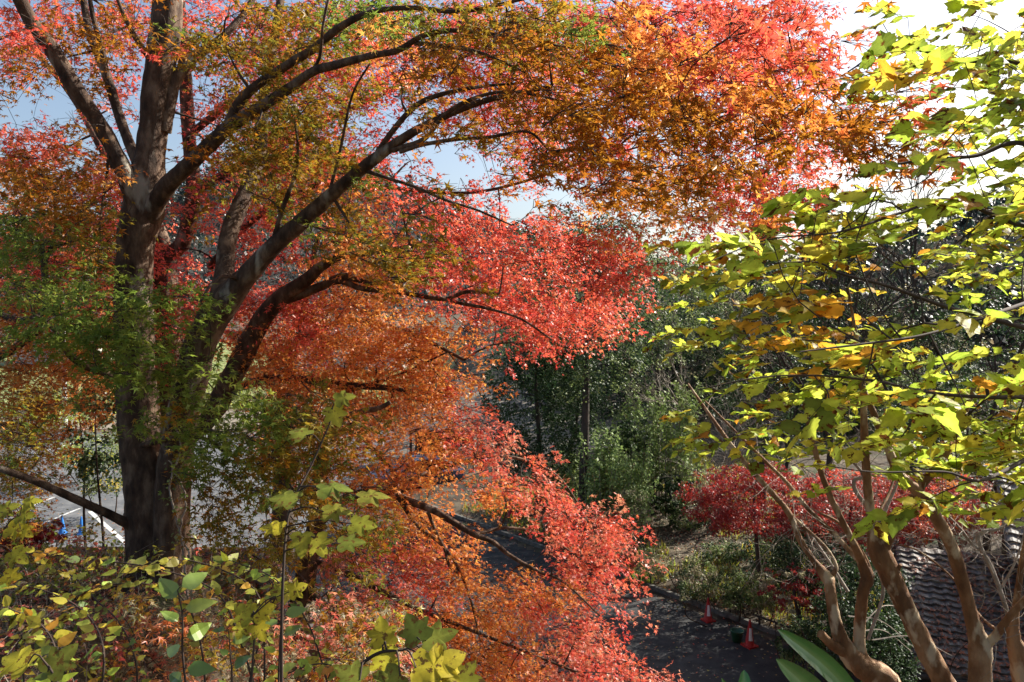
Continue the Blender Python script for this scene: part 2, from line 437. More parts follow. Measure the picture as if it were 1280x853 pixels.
def grow(tree, name, cen, rad, keys, T, leafm, per, matl, nodes, nrad, trunkpt, gap=-.5, **kw):
    cl = wob(cen, 2.2); keep = cl > gap; cen = cen[keep]; rad = rad[keep]; keys = [k for k, q in zip(keys, keep) if q]
    out = cen - np.array(trunkpt)[None]; out[:, 2] *= .2
    ax = norm(norm(out) + rng.normal(0, .45, cen.shape)); base = cen - ax * rad[:, None] * .55
    cb = Buf(); sprays(cb, T, base, ax, rad, per, leafm, keys, **kw)
    cr = cb.build('crown', matl, tree)
    tb = Buf()
    sub = rng.random(len(base)) < .14
    NP, NR = twig_net(tb, nodes, nrad, base[sub], r0=.018, r1=.0045, k=4)
    NP, NR = twig_net(tb, NP, NR, base[~sub], r0=.006, r1=.002, k=3)
    # fine twigs through every fan
    for i in range(0, len(base)):
        for s_ in (-.5, .1, .6):
            e = base[i] + (ax[i] + np.array([-ax[i][1], ax[i][0], 0]) * s_) * rad[i] * .8; e[2] -= .1 * rad[i]
            m_ = (base[i] + e) / 2 + rng.normal(0, .02, 3)
            tube(tb, [base[i], m_, e], [.0034, .0026, .0014], 3, cap=False)
    tb.build('twigs', M_twig, tree)
    return cr
def make_tree(name, label, cat, group, loc, limbs, mat_, main=0, k=10, rough=.1, partname='limb'):
    t = thing(name, label, cat, loc, group); nodes = []; nr = []
    for i, sp in enumerate(limbs):
        P, r = limb_pts(sp, 6); b = Buf()
        kk = 18 if i == main else (k if r.max() > .03 else 6)
        tube(b, P, r, kk, rough=rough if r.max() > .04 else .03)
        b.build('trunk' if i == main else partname, mat_, t, smooth=True); nodes.append(P); nr.append(r)
    return t, np.vstack(nodes), np.concatenate(nr)

# ================================================================ THE SETTING
def axis_coords(vals):
    out = []
    for a, b_, st in vals: out += list(np.arange(a, b_, st))
    out.append(vals[-1][1]); return np.array(out)
gx = axis_coords([(-900, -100, 40), (-100, -30, 4), (-30, 25, .4), (25, 100, 4), (100, 900, 40)])
gy = axis_coords([(-30, -4, 2), (-4, 36, .35), (36, 70, 1.2), (70, 140, 6), (140, 1000, 40)])
GX, GY = np.meshgrid(gx, gy); GZ = ground_z(GX, GY)
b = Buf(); nx = len(gx); ny = len(gy); i = np.arange(ny - 1)[:, None]; j = np.arange(nx - 1)[None]
b.add(np.stack([GX, GY, GZ], -1).reshape(-1, 3), np.stack([i * nx + j, i * nx + j + 1, (i + 1) * nx + j + 1, (i + 1) * nx + j], -1).reshape(-1, 4))
M_ground = noisemat('leaf_strewn_soil', [(.030, .021, .014), (.075, .055, .035), (.14, .11, .07)], scale=1.3, bump=.9, bscale=22, detail=12, patch=((.05, .065, .025), .7, .56))
ground = tag(b.build('ground', M_ground, smooth=True), kind='structure')

def sheet(name, poly_fn, xs, ys, lift, m, kind='structure'):
    """a draped sheet over the terrain, kept only where poly_fn is true"""
    X, Y = np.meshgrid(xs, ys); ok = poly_fn(X, Y); Z = ground_z(X, Y) + lift
    b = Buf(); nx = len(xs); ny = len(ys); i = np.arange(ny - 1)[:, None]; j = np.arange(nx - 1)[None]
    Q = np.stack([i * nx + j, i * nx + j + 1, (i + 1) * nx + j + 1, (i + 1) * nx + j], -1).reshape(-1, 4)
    o4 = ok.ravel()[Q].all(1); b.add(np.stack([X, Y, Z], -1).reshape(-1, 3), Q[o4]); o = b.build(name, m, smooth=True); return tag(o, kind=kind)
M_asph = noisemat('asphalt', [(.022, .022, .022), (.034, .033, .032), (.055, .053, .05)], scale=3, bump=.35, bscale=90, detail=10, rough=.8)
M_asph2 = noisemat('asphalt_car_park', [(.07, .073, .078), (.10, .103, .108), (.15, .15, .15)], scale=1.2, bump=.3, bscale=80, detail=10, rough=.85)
M_paint = noisemat('road_paint', [(.16, .16, .16), (.5, .5, .48)], scale=9, bump=.1, pos=(.35, .5))
M_conc = noisemat('concrete', [(.07, .067, .06), (.16, .15, .13)], scale=5, bump=.4)
M_grav = noisemat('pale_gravel', [(.12, .10, .075), (.26, .22, .17)], scale=3, bump=.5, bscale=60)
M_grass = noisemat('grass_ground', [(.09, .12, .035), (.17, .2, .06), (.28, .28, .12)], scale=.8, bump=.6, bscale=20)
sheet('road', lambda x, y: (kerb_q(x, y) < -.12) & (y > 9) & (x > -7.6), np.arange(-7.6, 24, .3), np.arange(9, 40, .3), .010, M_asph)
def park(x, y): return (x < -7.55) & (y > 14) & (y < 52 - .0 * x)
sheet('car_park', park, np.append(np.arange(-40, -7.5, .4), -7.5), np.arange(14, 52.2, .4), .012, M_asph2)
sheet('gravel_apron', lambda x, y: (x < -10) & (y > 52), np.arange(-60, -9, 1.), np.arange(52, 64, 1.), .03, M_grav)
sheet('grass_verge', lambda x, y: (x < -4) & (y > 64), np.arange(-90, -3, 2.), np.arange(63, 130, 2.), .05, M_grass)
sheet('gravel_path', lambda x, y: (y > 37.) & (x < 9) & (x > -7.5), np.arange(-7.5, 9.2, .4), np.arange(37, 60, .5), .03, M_grav)
def strip(b, pts, wd, lift=.02, n=24):
    P = smooth([(p[0], p[1]) for p in pts], n) if len(pts) > 2 else np.linspace(pts[0], pts[1], n)
    T = norm(np.gradient(P, axis=0)); Nn = np.stack([-T[:, 1], T[:, 0]], 1) * wd / 2
    A = P + Nn; B_ = P - Nn; V = np.vstack([np.c_[A, ground_z(A[:, 0], A[:, 1]) + lift], np.c_[B_, ground_z(B_[:, 0], B_[:, 1]) + lift]]); k = len(P)
    b.add(V, [[k + q, k + q + 1, q + 1, q] for q in range(k - 1)])
def gpt(px, py, z=0.0):
    """where the sight line through a pixel meets height z"""
    d = np.linspace(2, 300, 6000); P = at(np.full(6000, px), np.full(6000, py), d); q = np.argmin(np.abs(P[:, 2] - z)); return P[q]
b = Buf()
strip(b, [gpt(2, 676)[:2], gpt(100, 636)[:2]], .13, .022); strip(b, [gpt(-30, 660)[:2], gpt(68, 622)[:2]], .13, .022)
strip(b, [gpt(112, 640)[:2], gpt(176, 696)[:2]], .17, .022); strip(b, [gpt(20, 575)[:2], gpt(100, 552)[:2]], .15, .022)
tag(b.build('road_markings', M_paint), kind='structure')
# kerb of the garden
b = Buf(); t_ = np.arange(-14, 22, .6)
for k, t in enumerate(t_):
    x, y = KX + KDX * t, KY + KDY * t; a = math.atan2(KDY, KDX); M = np.eye(4); M[:2, :2] = [[math.cos(a), -math.sin(a)], [math.sin(a), math.cos(a)]]
    M[:3, 3] = (x, y, random.uniform(-.008, .008)); box(b, (0, -.06, -.1), (.585, .06, .13), M=M)
tag(b.build('kerb', M_conc), kind='structure')

# far wooded hills
def hill(name, cx, cy, rx, ry, h, m, n=60):
    u = np.linspace(-1, 1, n); X, Y = np.meshgrid(u, u); rr = np.sqrt(X * X + Y * Y)
    Z = h * np.clip(1 - rr, 0, 1) ** 1.1; XX = cx + X * rx; YY = cy + Y * ry
    Z = Z * (1 + .22 * wob(np.stack([XX, YY, 0 * XX], -1), .012)) - 6
    b = Buf(); i = np.arange(n - 1)[:, None]; j = np.arange(n - 1)[None]
    b.add(np.stack([XX, YY, Z + ground_z(cx, 100) * 0], -1).reshape(-1, 3), np.stack([i * n + j, i * n + j + 1, (i + 1) * n + j + 1, (i + 1) * n + j], -1).reshape(-1, 4))
    o = tag(b.build(name, m, smooth=True), kind='structure'); return (cx, cy, rx, ry, h)
M_hill = noisemat('wooded_hill', [(.012, .016, .016), (.032, .032, .028), (.06, .05, .04)], scale=.08, bump=.5, detail=12, bscale=.6)
def hill_z(hs, x, y):
    cx, cy, rx, ry, h = hs; X = (x - cx) / rx; Y = (y - cy) / ry; rr = np.sqrt(X * X + Y * Y)
    return h * np.clip(1 - rr, 0, 1) ** 1.1 * (1 + .22 * wob(np.stack([x, y, 0 * x], -1), .012)) - 6
hills = [hill('hill', -120, 420, 330, 250, 85, M_hill), hill('hill', 190, 190, 170, 130, 66, M_hill), hill('hill', -420, 360, 250, 200, 80, M_hill)]
b = Buf()
for hs, n in zip(hills, (4200, 9000, 700)):
    cx, cy, rx, ry, h = hs; th = rng.uniform(math.pi, 2 * math.pi, n); r_ = np.sqrt(rng.uniform(0, 1, n)) * .97
    x = cx + np.cos(th) * r_ * rx; y = cy + np.sin(th) * r_ * ry; z = hill_z(hs, x, y)
    kind = rng.random(n) < .45; dist = np.hypot(x, y)
    ok = (np.abs(x / np.maximum(y, 1)) < .85) & (y > 70); x, y, z, kind, dist = x[ok], y[ok], z[ok], kind[ok], dist[ok]
    for q in range(len(x)):
        ht = rng.uniform(7, 12) * (1 if kind[q] else .75); m_ = 34
        t = rng.uniform(0, 1, m_); rad = (1 - t) * ht * (.2 if kind[q] else .1) + (0 if kind[q] else ht * .3 * np.sin(t * math.pi)); a = rng.uniform(0, 6.28, m_)
        P = np.stack([x[q] + np.cos(a) * rad, y[q] + np.sin(a) * rad, z[q] + ht * (.1 + .9 * t)], -1)
        nr = np.stack([np.cos(a), np.sin(a), np.full(m_, .6)], -1) + rng.normal(0, .4, (m_, 3)); tp = np.stack([np.cos(a), np.sin(a), np.full(m_, -.4)], -1)
        base = np.array((.022, .04, .032) if kind[q] else random.choice([(.07, .055, .045), (.05, .045, .04), (.11, .07, .04), (.04, .045, .03)]))
        put_leaves(b, TD, P, nr, tp, rng.uniform(.9, 1.9, m_) * ht / 10, np.tile(base, (m_, 1)) * rng.uniform(.7, 1.3, (m_, 1)))
n = 2600; y = rng.uniform(46, 125, n); x = y * rng.uniform(.02, .85, n); z = ground_z(x, y)
for q in range(n):
    ht = rng.uniform(3, 7.5); m_ = 36; t = rng.uniform(0, 1, m_); rad = ht * .32 * np.sin(t * 2.8 + .2); a = rng.uniform(0, 6.28, m_)
    P = np.stack([x[q] + np.cos(a) * rad, y[q] + np.sin(a) * rad, z[q] + ht * (.05 + .95 * t)], -1); nr = np.stack([np.cos(a), np.sin(a), np.full(m_, .6)], -1) + rng.normal(0, .5, (m_, 3))
    base = np.array(random.choice([(.05, .045, .035), (.035, .045, .03), (.09, .06, .04), (.025, .04, .025), (.06, .055, .05)])); put_leaves(b, TD, P, nr, rng.normal(0, 1, (m_, 3)), rng.uniform(.35, .8, m_), np.tile(base, (m_, 1)) * rng.uniform(.7, 1.3, (m_, 1)))
tag(b.build('distant_woods', M_maplefar), kind='stuff')

# ================================================================ MAPLES
W = at
def zg(px, d, z=None):
    P = at(px, 500, d); return (P[0], P[1], float(ground_z(P[0], P[1])))
main_limbs = [
 [(198, 800, 8, 96), (192, 700, 8, 66), (188, 640, 8, 60), (184, 590, 8, 56), (176, 540, 8, 52), (170, 470, 8, 46), (167, 400, 8, 47), (168, 330, 8, 43), (174, 285, 8, 46), (182, 240, 8, 48), (188, 190, 8, 36), (193, 150, 8, 34), (198, 100, 8, 35), (205, 50, 8, 37), (210, 0, 8, 35), (214, -60, 8, 30), (225, -200, 8, 20), (240, -330, 8, 9)],
 [(214, 780, 7.85, 60), (214, 700, 7.85, 46), (216, 610, 7.8, 43), (224, 540, 7.8, 40), (238, 475, 7.7, 40), (252, 425, 7.6, 38), (275, 385, 7.5, 38), (308, 345, 7.4, 27), (345, 305, 7.3, 22), (385, 270, 7.2, 20), (430, 230, 7, 17), (480, 190, 6.8, 14), (530, 158, 6.6, 11), (600, 128, 6.4, 8), (690, 108, 6.2, 5)],
 [(268, 395, 7.55, 32), (280, 345, 7.7, 28), (284, 300, 7.9, 26), (298, 262, 8.1, 24), (312, 230, 8.3, 22), (324, 195, 8.5, 20), (330, 120, 8.8, 16), (348, 20, 9.1, 12), (360, -90, 9.4, 8)],
 [(182, 290, 7.95, 26), (172, 262, 7.9, 27), (155, 215, 7.8, 25), (130, 165, 7.7, 23), (95, 112, 7.5, 23), (65, 62, 7.4, 23), (38, 25, 7.3, 21), (5, -40, 7.1, 16), (-60, -150, 7, 9)],
 [(172, 205, 8, 15), (162, 180, 8.1, 15), (150, 148, 8.2, 14), (130, 85, 8.3, 13), (112, 40, 8.4, 11), (102, -20, 8.5, 9), (90, -140, 8.6, 5)],
 [(134, 100, 8.25, 9), (127, 60, 8.2, 8), (116, 20, 8.1, 7), (108, -30, 8, 5)],
 [(186, 272, 7.95, 28), (205, 238, 7.8, 27), (231, 211, 7.6, 23), (258, 186, 7.4, 22), (284, 161, 7.2, 21), (320, 138, 7, 17), (360, 112, 6.8, 15), (391, 90, 6.6, 13), (425, 80, 6.4, 12), (464, 70, 6.2, 10), (498, 63, 6.1, 9), (532, 44, 6, 8), (586, 39, 5.9, 6), (680, 55, 5.8, 4), (790, 70, 5.7, 3)],
 [(284, 161, 7.2, 18), (306, 120, 7.1, 14), (357, 83, 6.9, 13), (391, 62, 6.8, 12), (430, 31, 6.6, 11), (471, 14, 6.4, 8), (520, 10, 6.2, 7), (583, 14, 6.1, 6), (690, -10, 6, 4)],
 [(205, 165, 8, 20), (211, 133, 8, 19), (220, 100, 8.05, 18), (238, 76, 8.1, 16), (258, 61, 8.2, 14), (285, 40, 8.3, 11), (320, -10, 8.5, 8), (350, -120, 8.7, 5)],
 [(200, 92, 8, 10), (186, 72, 7.9, 9), (170, 48, 7.8, 8), (156, 22, 7.7, 6), (140, -20, 7.6, 4)],
 [(518, 54, 6.05, 7), (556, 58, 6, 7), (600, 66, 5.9, 5), (660, 92, 5.8, 3)],
 [(170, 662, 7.9, 18), (160, 655, 7.85, 15), (130, 640, 7.7, 13), (90, 622, 7.5, 12), (50, 604, 7.3, 11), (0, 586, 7.1, 9), (-60, 570, 6.9, 6)],
 [(160, 478, 7.9, 14), (130, 465, 7.7, 13), (104, 456, 7.5, 12), (84, 440, 7.3, 9), (70, 415, 7.1, 6), (40, 390, 6.9, 4)],
 [(462, 206, 6.95, 9), (490, 165, 6.75, 9), (519, 133, 6.6, 8), (549, 119, 6.4, 7), (597, 109, 6.3, 5), (650, 104, 6.2, 3)],
 [(490, 188, 6.75, 9), (529, 175, 6.6, 8), (556, 144, 6.4, 7), (590, 124, 6.3, 6), (640, 115, 6.1, 4), (720, 130, 6, 2.5)],
 [(500, 190, 6.7, 7), (529, 181, 6.6, 6), (573, 174, 6.4, 6), (610, 172, 6.2, 5), (660, 165, 6.1, 4), (690, 189, 6, 4.5), (728, 187, 5.9, 4), (760, 200, 5.8, 3.5), (794, 212, 5.7, 3), (824, 209, 5.6, 2)],
 [(452, 212, 6.9, 7), (485, 223, 6.8, 5), (522, 235, 6.6, 4.5), (556, 250, 6.4, 4), (597, 263, 6.3, 3.5), (640, 282, 6.2, 2.5)],
 [(728, 187, 5.9, 4), (736, 170, 5.85, 4), (753, 146, 5.8, 3.5), (777, 122, 5.7, 3), (840, 110, 5.6, 2.5), (900, 100, 5.4, 2)],
 [(760, 200, 5.8, 3.5), (790, 170, 5.7, 3), (850, 150, 5.5, 3), (930, 135, 5.4, 2.5), (1000, 110, 5.3, 2)],
 [(388, 92, 6.65, 6), (400, 70, 6.5, 5), (404, 30, 6.3, 4), (415, -20, 6.2, 3)],
 [(340, 310, 7.3, 9), (352, 265, 7.2, 8), (370, 215, 7.1, 6), (372, 180, 7, 4), (368, 150, 7, 3)],
 [(412, 240, 7.1, 6), (425, 190, 6.9, 5), (440, 120, 6.7, 4), (462, 80, 6.5, 3)],
 [(140, 210, 7.8, 5), (130, 150, 7.6, 4), (135, 200, 7.7, 4), (125, 280, 7.6, 3.5), (128, 310, 7.5, 3)],
 [(165, 560, 7.9, 9), (240, 545, 7.4, 6), (290, 570, 7.1, 5), (340, 600, 6.9, 4), (400, 625, 6.7, 3)],
]
main_limbs = main_limbs[:2] + [[(a, b_, c_, w_ * .86) for a, b_, c_, w_ in l_] for l_ in main_limbs[2:]]
T1, n1, r1 = make_tree('maple_tree', 'massive dark forked maple in the left foreground with green leaves round its trunk', 'tree', 'maples on the bank and below it', (W(205, 760, 8)[0], W(205, 760, 8)[1], float(ground_z(W(205, 760, 8)[0], W(205, 760, 8)[1]))), main_limbs, M_bark)
def d1(r_, c_):
    if r_ < 9:
        d = 8.2 - .13 * c_; d = max(d, 5.2)
        return (d - 1.2, d + .9) if c_ > 11 else (6.6, 9.2)
    return (6.0, 7.5)
cen, rad, ks = cellspray(MAP1, d1, 2.3, .060, T5, per=24)
# the part of the crown above the picture
def above(n, x0, x1, y0, y1, d0f, keys):
    px = rng.uniform(x0, x1, n); py = rng.uniform(y0, y1, n); d = np.array([rng.uniform(*d0f(0, p / 40)) for p in px])
    return at(px, py, d), rng.uniform(.3, .5, n), [random.choice(keys) for _ in range(n)]
c2, ra2, k2 = above(110, -300, 1150, -420, -20, d1, 'aamorr')
grow(T1, 'crown', np.vstack([cen, c2]), np.r_[rad, ra2], ks + k2, T5, .062, 24, M_maple, n1, r1, W(200, 400, 8), tilt=.5, gap=-.3)

for k_v, path in enumerate(([(236, 760, 7.5, 3), (230, 690, 7.5, 3), (218, 640, 7.5, 2.5), (212, 600, 7.5, 2.5), (226, 560, 7.5, 2), (214, 520, 7.5, 1.5)], [(240, 770, 7.45, 2.5), (238, 700, 7.5, 2.5), (226, 665, 7.5, 2), (232, 620, 7.5, 2), (210, 575, 7.5, 1.5)])):
    P, rv = limb_pts(path, 8); P = P + rng.normal(0, .006, P.shape); P[0][2] = float(ground_z(P[0][0], P[0][1])); t = thing('climbing_vine', ('thin pale vine looping up the right side of the dark trunk', 'short pale vine beside the longer one on the dark trunk')[k_v], 'vine', tuple(P[0])); b = Buf(); tube(b, P, rv, 6); b.build('stem', M_pale, t, smooth=True)
    m_ = 46; q = rng.integers(6, len(P), m_); b = Buf(); put_leaves(b, TOs, P[q] + rng.normal(0, .05, (m_, 3)), rng.normal(0, .5, (m_, 3)) + [0, -.8, .6], rng.normal(0, 1, (m_, 3)), rng.uniform(.03, .055, m_), colours('b', m_)); b.build('foliage', M_shrub, t)
# pale trunk behind with the red upper crown
limbs2 = [
 [(215, 860, 12, 40), (212, 700, 12, 36), (208, 560, 12, 34), (212, 420, 12, 32), (205, 360, 12, 31), (214, 320, 12, 22), (230, 300, 11.9, 19), (242, 240, 11.8, 18), (236, 170, 11.7, 17), (232, 100, 11.6, 15), (228, 40, 11.5, 13), (222, -60, 11.5, 9), (215, -200, 11.5, 5)],
 [(205, 360, 12, 24), (200, 300, 12, 22), (170, 240, 12, 14), (130, 190, 12, 10), (90, 120, 12, 8), (40, 60, 12, 5)],
 [(212, 560, 12, 26), (262, 520, 11.2, 26), (298, 455, 10.6, 27), (320, 412, 10.4, 25), (345, 378, 10.3, 22), (385, 348, 10.2, 17), (402, 333, 10.1, 13), (430, 320, 10, 9), (490, 312, 9.9, 6), (560, 300, 9.8, 4)],
 [(345, 378, 10.3, 14), (375, 368, 10.3, 13), (402, 358, 10.3, 11), (430, 346, 10.2, 10), (464, 353, 10.1, 8), (508, 351, 10, 5), (560, 345, 9.9, 3)],
 [(372, 372, 10.3, 8), (420, 352, 10.2, 8), (454, 361, 10.1, 7), (508, 367, 10, 6.5), (556, 374, 9.8, 6), (583, 365, 9.7, 5), (624, 368, 9.6, 3.5)],
 [(545, 372, 9.8, 5), (580, 380, 9.7, 5), (610, 386, 9.6, 4), (651, 399, 9.5, 3), (690, 425, 9.4, 2)],
 [(235, 170, 11.7, 10), (300, 120, 11.5, 8), (380, 60, 11.3, 6), (470, 0, 11.1, 4)],
 [(242, 240, 11.8, 12), (330, 190, 11.4, 9), (430, 140, 11, 7), (540, 90, 10.6, 5), (660, 40, 10.2, 4), (800, 30, 9.9, 3), (930, 60, 9.6, 2)],
 [(262, 335, 11.8, 10), (300, 290, 11.6, 8), (380, 235, 11.2, 7), (480, 235, 10.8, 6), (600, 240, 10.4, 4), (740, 200, 10, 3), (850, 170, 9.8, 2)],
]
T2, n2, r2 = make_tree('maple_tree', 'maple with pale sunlit trunks behind the dark trunk, scarlet crown above', 'tree', 'maples on the bank and below it', zg(215, 12), limbs2, M_bark)
c, ra, k_ = cellspray(MAP2, lambda r_, c_: (8.4, 10.4) if c_ >= 18 else (9.3, 12.6) if (c_ < 13 or r_ > 5) else (11.5, 14.0), 1.9, .052, T3, per=30, pick=lambda r_, c_: r_ <= 8)
c2, ra2, k2 = above(90, -200, 600, -260, -20, lambda a, b_: (9.5, 12.5), 'rrro')
grow(T2, 'crown', np.vstack([c, c2]), np.r_[ra, ra2], k_ + k2, T3, .054, 30, M_maplefar, n2, r2, W(215, 300, 12), tilt=.6, gap=-.26)

limbs3 = [
 [(352, 700, 14, 30), (356, 600, 14, 28), (360, 520, 14, 27), (362, 470, 14, 26), (368, 430, 14, 20), (380, 380, 13.8, 14), (390, 330, 13.6, 10), (400, 290, 13.5, 6)],
 [(362, 490, 14, 14), (330, 474, 13.2, 13), (300, 484, 12.4, 10), (270, 490, 12, 8)],
 [(300, 483, 12, 11), (340, 474, 11.7, 12), (385, 476, 11.4, 11), (430, 482, 11.2, 10), (470, 484, 11, 8), (503, 488, 10.8, 5)],
 [(430, 492, 11.2, 6), (465, 480, 11.1, 4), (505, 466, 11, 3), (560, 440, 10.9, 2)],
 [(370, 430, 14, 12), (440, 400, 13, 8), (520, 420, 12.4, 6), (580, 450, 12, 4)],
 [(365, 460, 14, 12), (300, 420, 13.4, 8), (200, 400, 13, 6), (100, 400, 12.6, 4)],
]
T3_, n3, r3 = make_tree('maple_tree', 'dark-trunked maple at mid distance whose orange foliage fills the middle of the view', 'tree', 'maples on the bank and below it', zg(352, 14), limbs3, M_wood)
c, ra, k_ = cellspray(MAP2, lambda r_, c_: (10.2, 13.6), 2.5, .05, T3, per=30, pick=lambda r_, c_: 9 <= r_ <= 12 and c_ >= 2)
grow(T3_, 'crown', c, ra, k_, T3, .054, 30, M_maplefar, n3, r3, W(360, 470, 14), tilt=.6)

limbs4 = [
 [(352, 960, 9.6, 34), (362, 860, 9.6, 32), (375, 760, 9.6, 28), (388, 690, 9.6, 24), (398, 640, 9.6, 22), (400, 590, 9.6, 18), (405, 545, 9.6, 12), (430, 523, 9.5, 9), (454, 514, 9.4, 8), (472, 511, 9.3, 7), (488, 503, 9.3, 5)],
 [(392, 660, 9.6, 14), (430, 625, 9.5, 12), (470, 615, 9.4, 11), (506, 625, 9.3, 10), (540, 637, 9.2, 9), (564, 651, 9.1, 8), (592, 668, 9, 7), (615, 677, 9, 6), (640, 696, 8.9, 5), (674, 715, 8.9, 4.5), (705, 728, 8.8, 3), (750, 770, 8.8, 2)],
 [(405, 545, 9.6, 7), (430, 538, 9.6, 7), (448, 543, 9.5, 6), (464, 559, 9.5, 5.5), (485, 582, 9.4, 5), (505, 605, 9.3, 4)],
 [(535, 640, 9.2, 5), (545, 665, 9.15, 4.5), (556, 687, 9.1, 4), (562, 708, 9.05, 4), (578, 719, 9, 3)],
 [(500, 625, 9.3, 6), (520, 655, 9.2, 5), (560, 690, 9.1, 4), (585, 740, 9, 3), (600, 800, 8.9, 2)],
 [(592, 668, 9, 5), (640, 660, 9.3, 4), (690, 675, 9.5, 3), (740, 710, 9.7, 2)],
 [(470, 615, 9.4, 7), (540, 590, 9.8, 5), (620, 570, 10.2, 4), (690, 590, 10.4, 3), (730, 640, 10.5, 2)],
 [(385, 700, 9.6, 10), (440, 720, 9.3, 8), (520, 760, 9.1, 6), (620, 800, 9, 4), (720, 840, 8.9, 3)],
 [(380, 730, 9.6, 10), (420, 770, 9.3, 7), (480, 820, 9.1, 5), (560, 870, 9, 4)],
]
T4, n4, r4 = make_tree('maple_tree', 'coral red maple cascading down to the right over the asphalt road', 'tree', 'maples on the bank and below it', zg(352, 9.6), limbs4, M_bark)
c, ra, k_ = cellspray(MAP2, lambda r_, c_: (8.8, 10.8), 2.2, .048, T5, per=30, pick=lambda r_, c_: r_ >= 13 and c_ >= 4)
q = wob(c, 2.9) > -.28; c, ra, k_ = c[q], ra[q], [k for k, z in zip(k_, q) if z]
c2 = at(rng.uniform(120, 520, 230), rng.uniform(745, 900, 230), rng.uniform(5.2, 8.2, 230)); c2 = c2[c2[:, 2] > ground_z(c2[:, 0], c2[:, 1]) + .12]; c = np.vstack([c, c2]); ra = np.r_[ra, rng.uniform(.2, .34, len(c2))]; k_ = k_ + [random.choice('ppwowy') for _ in range(len(c2))]
k_ = ['p' if (k == 'r' and random.random() < .42) else k for k in k_]
grow(T4, 'crown', c, ra, k_, T5, .05, 30, M_maplefar, n4, r4, W(390, 640, 9.6), tilt=.6, droop=.5)

limbs5 = [
 [(-180, 900, 11, 40), (-175, 700, 11, 36), (-170, 560, 11, 32), (-160, 420, 11, 26), (-150, 300, 11, 18), (-150, 150, 11, 10)],
 [(-170, 500, 11, 18), (-80, 470, 10.6, 13), (0, 445, 10.2, 11), (30, 427, 10, 9), (52, 412, 9.9, 6)],
 [(-160, 420, 11, 14), (-60, 370, 10.4, 10), (20, 400, 10, 7), (57, 385, 9.5, 8), (56, 340, 9.3, 8), (50, 305, 9.2, 6), (28, 290, 9, 4), (0, 282, 9, 3)],
 [(-170, 560, 11, 14), (-60, 540, 10.6, 9), (20, 530, 10.4, 5), (60, 540, 10.3, 3)],
 [(56, 330, 9.3, 5), (70, 290, 9.2, 5), (68, 240, 9.1, 4), (80, 215, 9, 3)],
]
T5_, n5, r5 = make_tree('maple_tree', 'golden orange maple at the left edge above the car park', 'tree', 'maples on the bank and below it', zg(-180, 11), limbs5, M_wood)
c, ra, k_ = cellspray(MAP2, lambda r_, c_: (9.6, 11.6), 2.0, .05, T5, per=26, pick=lambda r_, c_: r_ >= 9 and ((c_ < 2) or (r_ >= 13 and c_ < 4)))
c2 = at(rng.uniform(-380, 10, 150), rng.uniform(280, 640, 150), rng.uniform(9.8, 12, 150))
c3 = at(rng.normal(25, 28, 46), np.r_[rng.uniform(480, 720, 46)], rng.uniform(7.6, 9, 46))
grow(T5_, 'crown', np.vstack([c, c2, c3]), np.r_[ra, rng.uniform(.3, .45, 196)], k_ + ['o'] * 60 + ['y'] * 90 + list('yyoymyogyo' * 5)[:46], T5, .052, 26, M_maple, n5, r5, W(-170, 500, 11), tilt=.55)

# ================================================================ BROADLEAF TREE AT THE RIGHT, CLOSE TO THE LENS
limbsR = [
 [(1500, 1300, 4.6, 150), (1480, 900, 4.6, 120), (1470, 650, 4.6, 105), (1450, 450, 4.5, 90), (1440, 250, 4.5, 70), (1430, 0, 4.4, 48), (1420, -200, 4.4, 25)],
 [(1450, 470, 4.5, 30), (1380, 430, 4.2, 18), (1290, 412, 3.9, 12), (1230, 396, 3.8, 9), (1180, 383, 3.7, 8), (1110, 358, 3.6, 7), (1050, 342, 3.5, 5), (1020, 328, 3.5, 4), (960, 330, 3.4, 3)],
 [(1455, 560, 4.4, 26), (1370, 510, 4.1, 16), (1280, 497, 3.8, 10), (1240, 497, 3.7, 8), (1170, 492, 3.6, 6), (1100, 478, 3.5, 5), (1030, 470, 3.4, 4), (950, 472, 3.3, 3), (870, 488, 3.2, 2)],
 [(1460, 600, 4.4, 20), (1330, 560, 3.6, 12), (1230, 600, 3.1, 7), (1180, 590, 3, 5), (1090, 590, 2.9, 3), (1020, 580, 2.8, 2)],
 [(1445, 330, 4.5, 26), (1360, 240, 4.3, 14), (1280, 180, 4.2, 10), (1220, 195, 4.1, 8), (1160, 200, 4, 6), (1090, 210, 3.9, 4)],
 [(1440, 250, 4.5, 22), (1340, 120, 4.3, 12), (1280, 80, 4.2, 9), (1190, 75, 4.1, 7), (1120, 55, 4, 5), (1060, 90, 3.9, 3)],
 [(1440, 200, 4.5, 20), (1350, 20, 4.2, 10), (1270, -20, 4.1, 7), (1160, -20, 4, 5), (1080, 0, 3.9, 3)],
 [(1450, 400, 4.5, 22), (1360, 300, 4.4, 14), (1270, 280, 4.2, 10), (1190, 250, 4.1, 8), (1130, 265, 4, 6), (1050, 290, 3.8, 4), (960, 300, 3.6, 3), (880, 330, 3.4, 2)],
 [(1235, 497, 3.7, 7), (1236, 480, 3.72, 7), (1262, 460, 3.8, 6), (1300, 440, 3.9, 5)],
 [(1180, 383, 3.7, 5), (1150, 340, 3.8, 4), (1120, 330, 3.8, 3), (1080, 300, 3.8, 2)],
 [(1110, 490, 3.5, 5), (1085, 450, 3.6, 4), (1050, 430, 3.6, 3), (1000, 425, 3.6, 2)],
 [(1280, 380, 3.2, 10), (1220, 400, 2.9, 8), (1150, 420, 2.7, 6), (1080, 430, 2.6, 5), (1000, 440, 2.5, 3)],
]
limbsR = [limbsR[0]] + [[(a, b_, c_, w_ * .62) for a, b_, c_, w_ in l_] for l_ in limbsR[1:]]
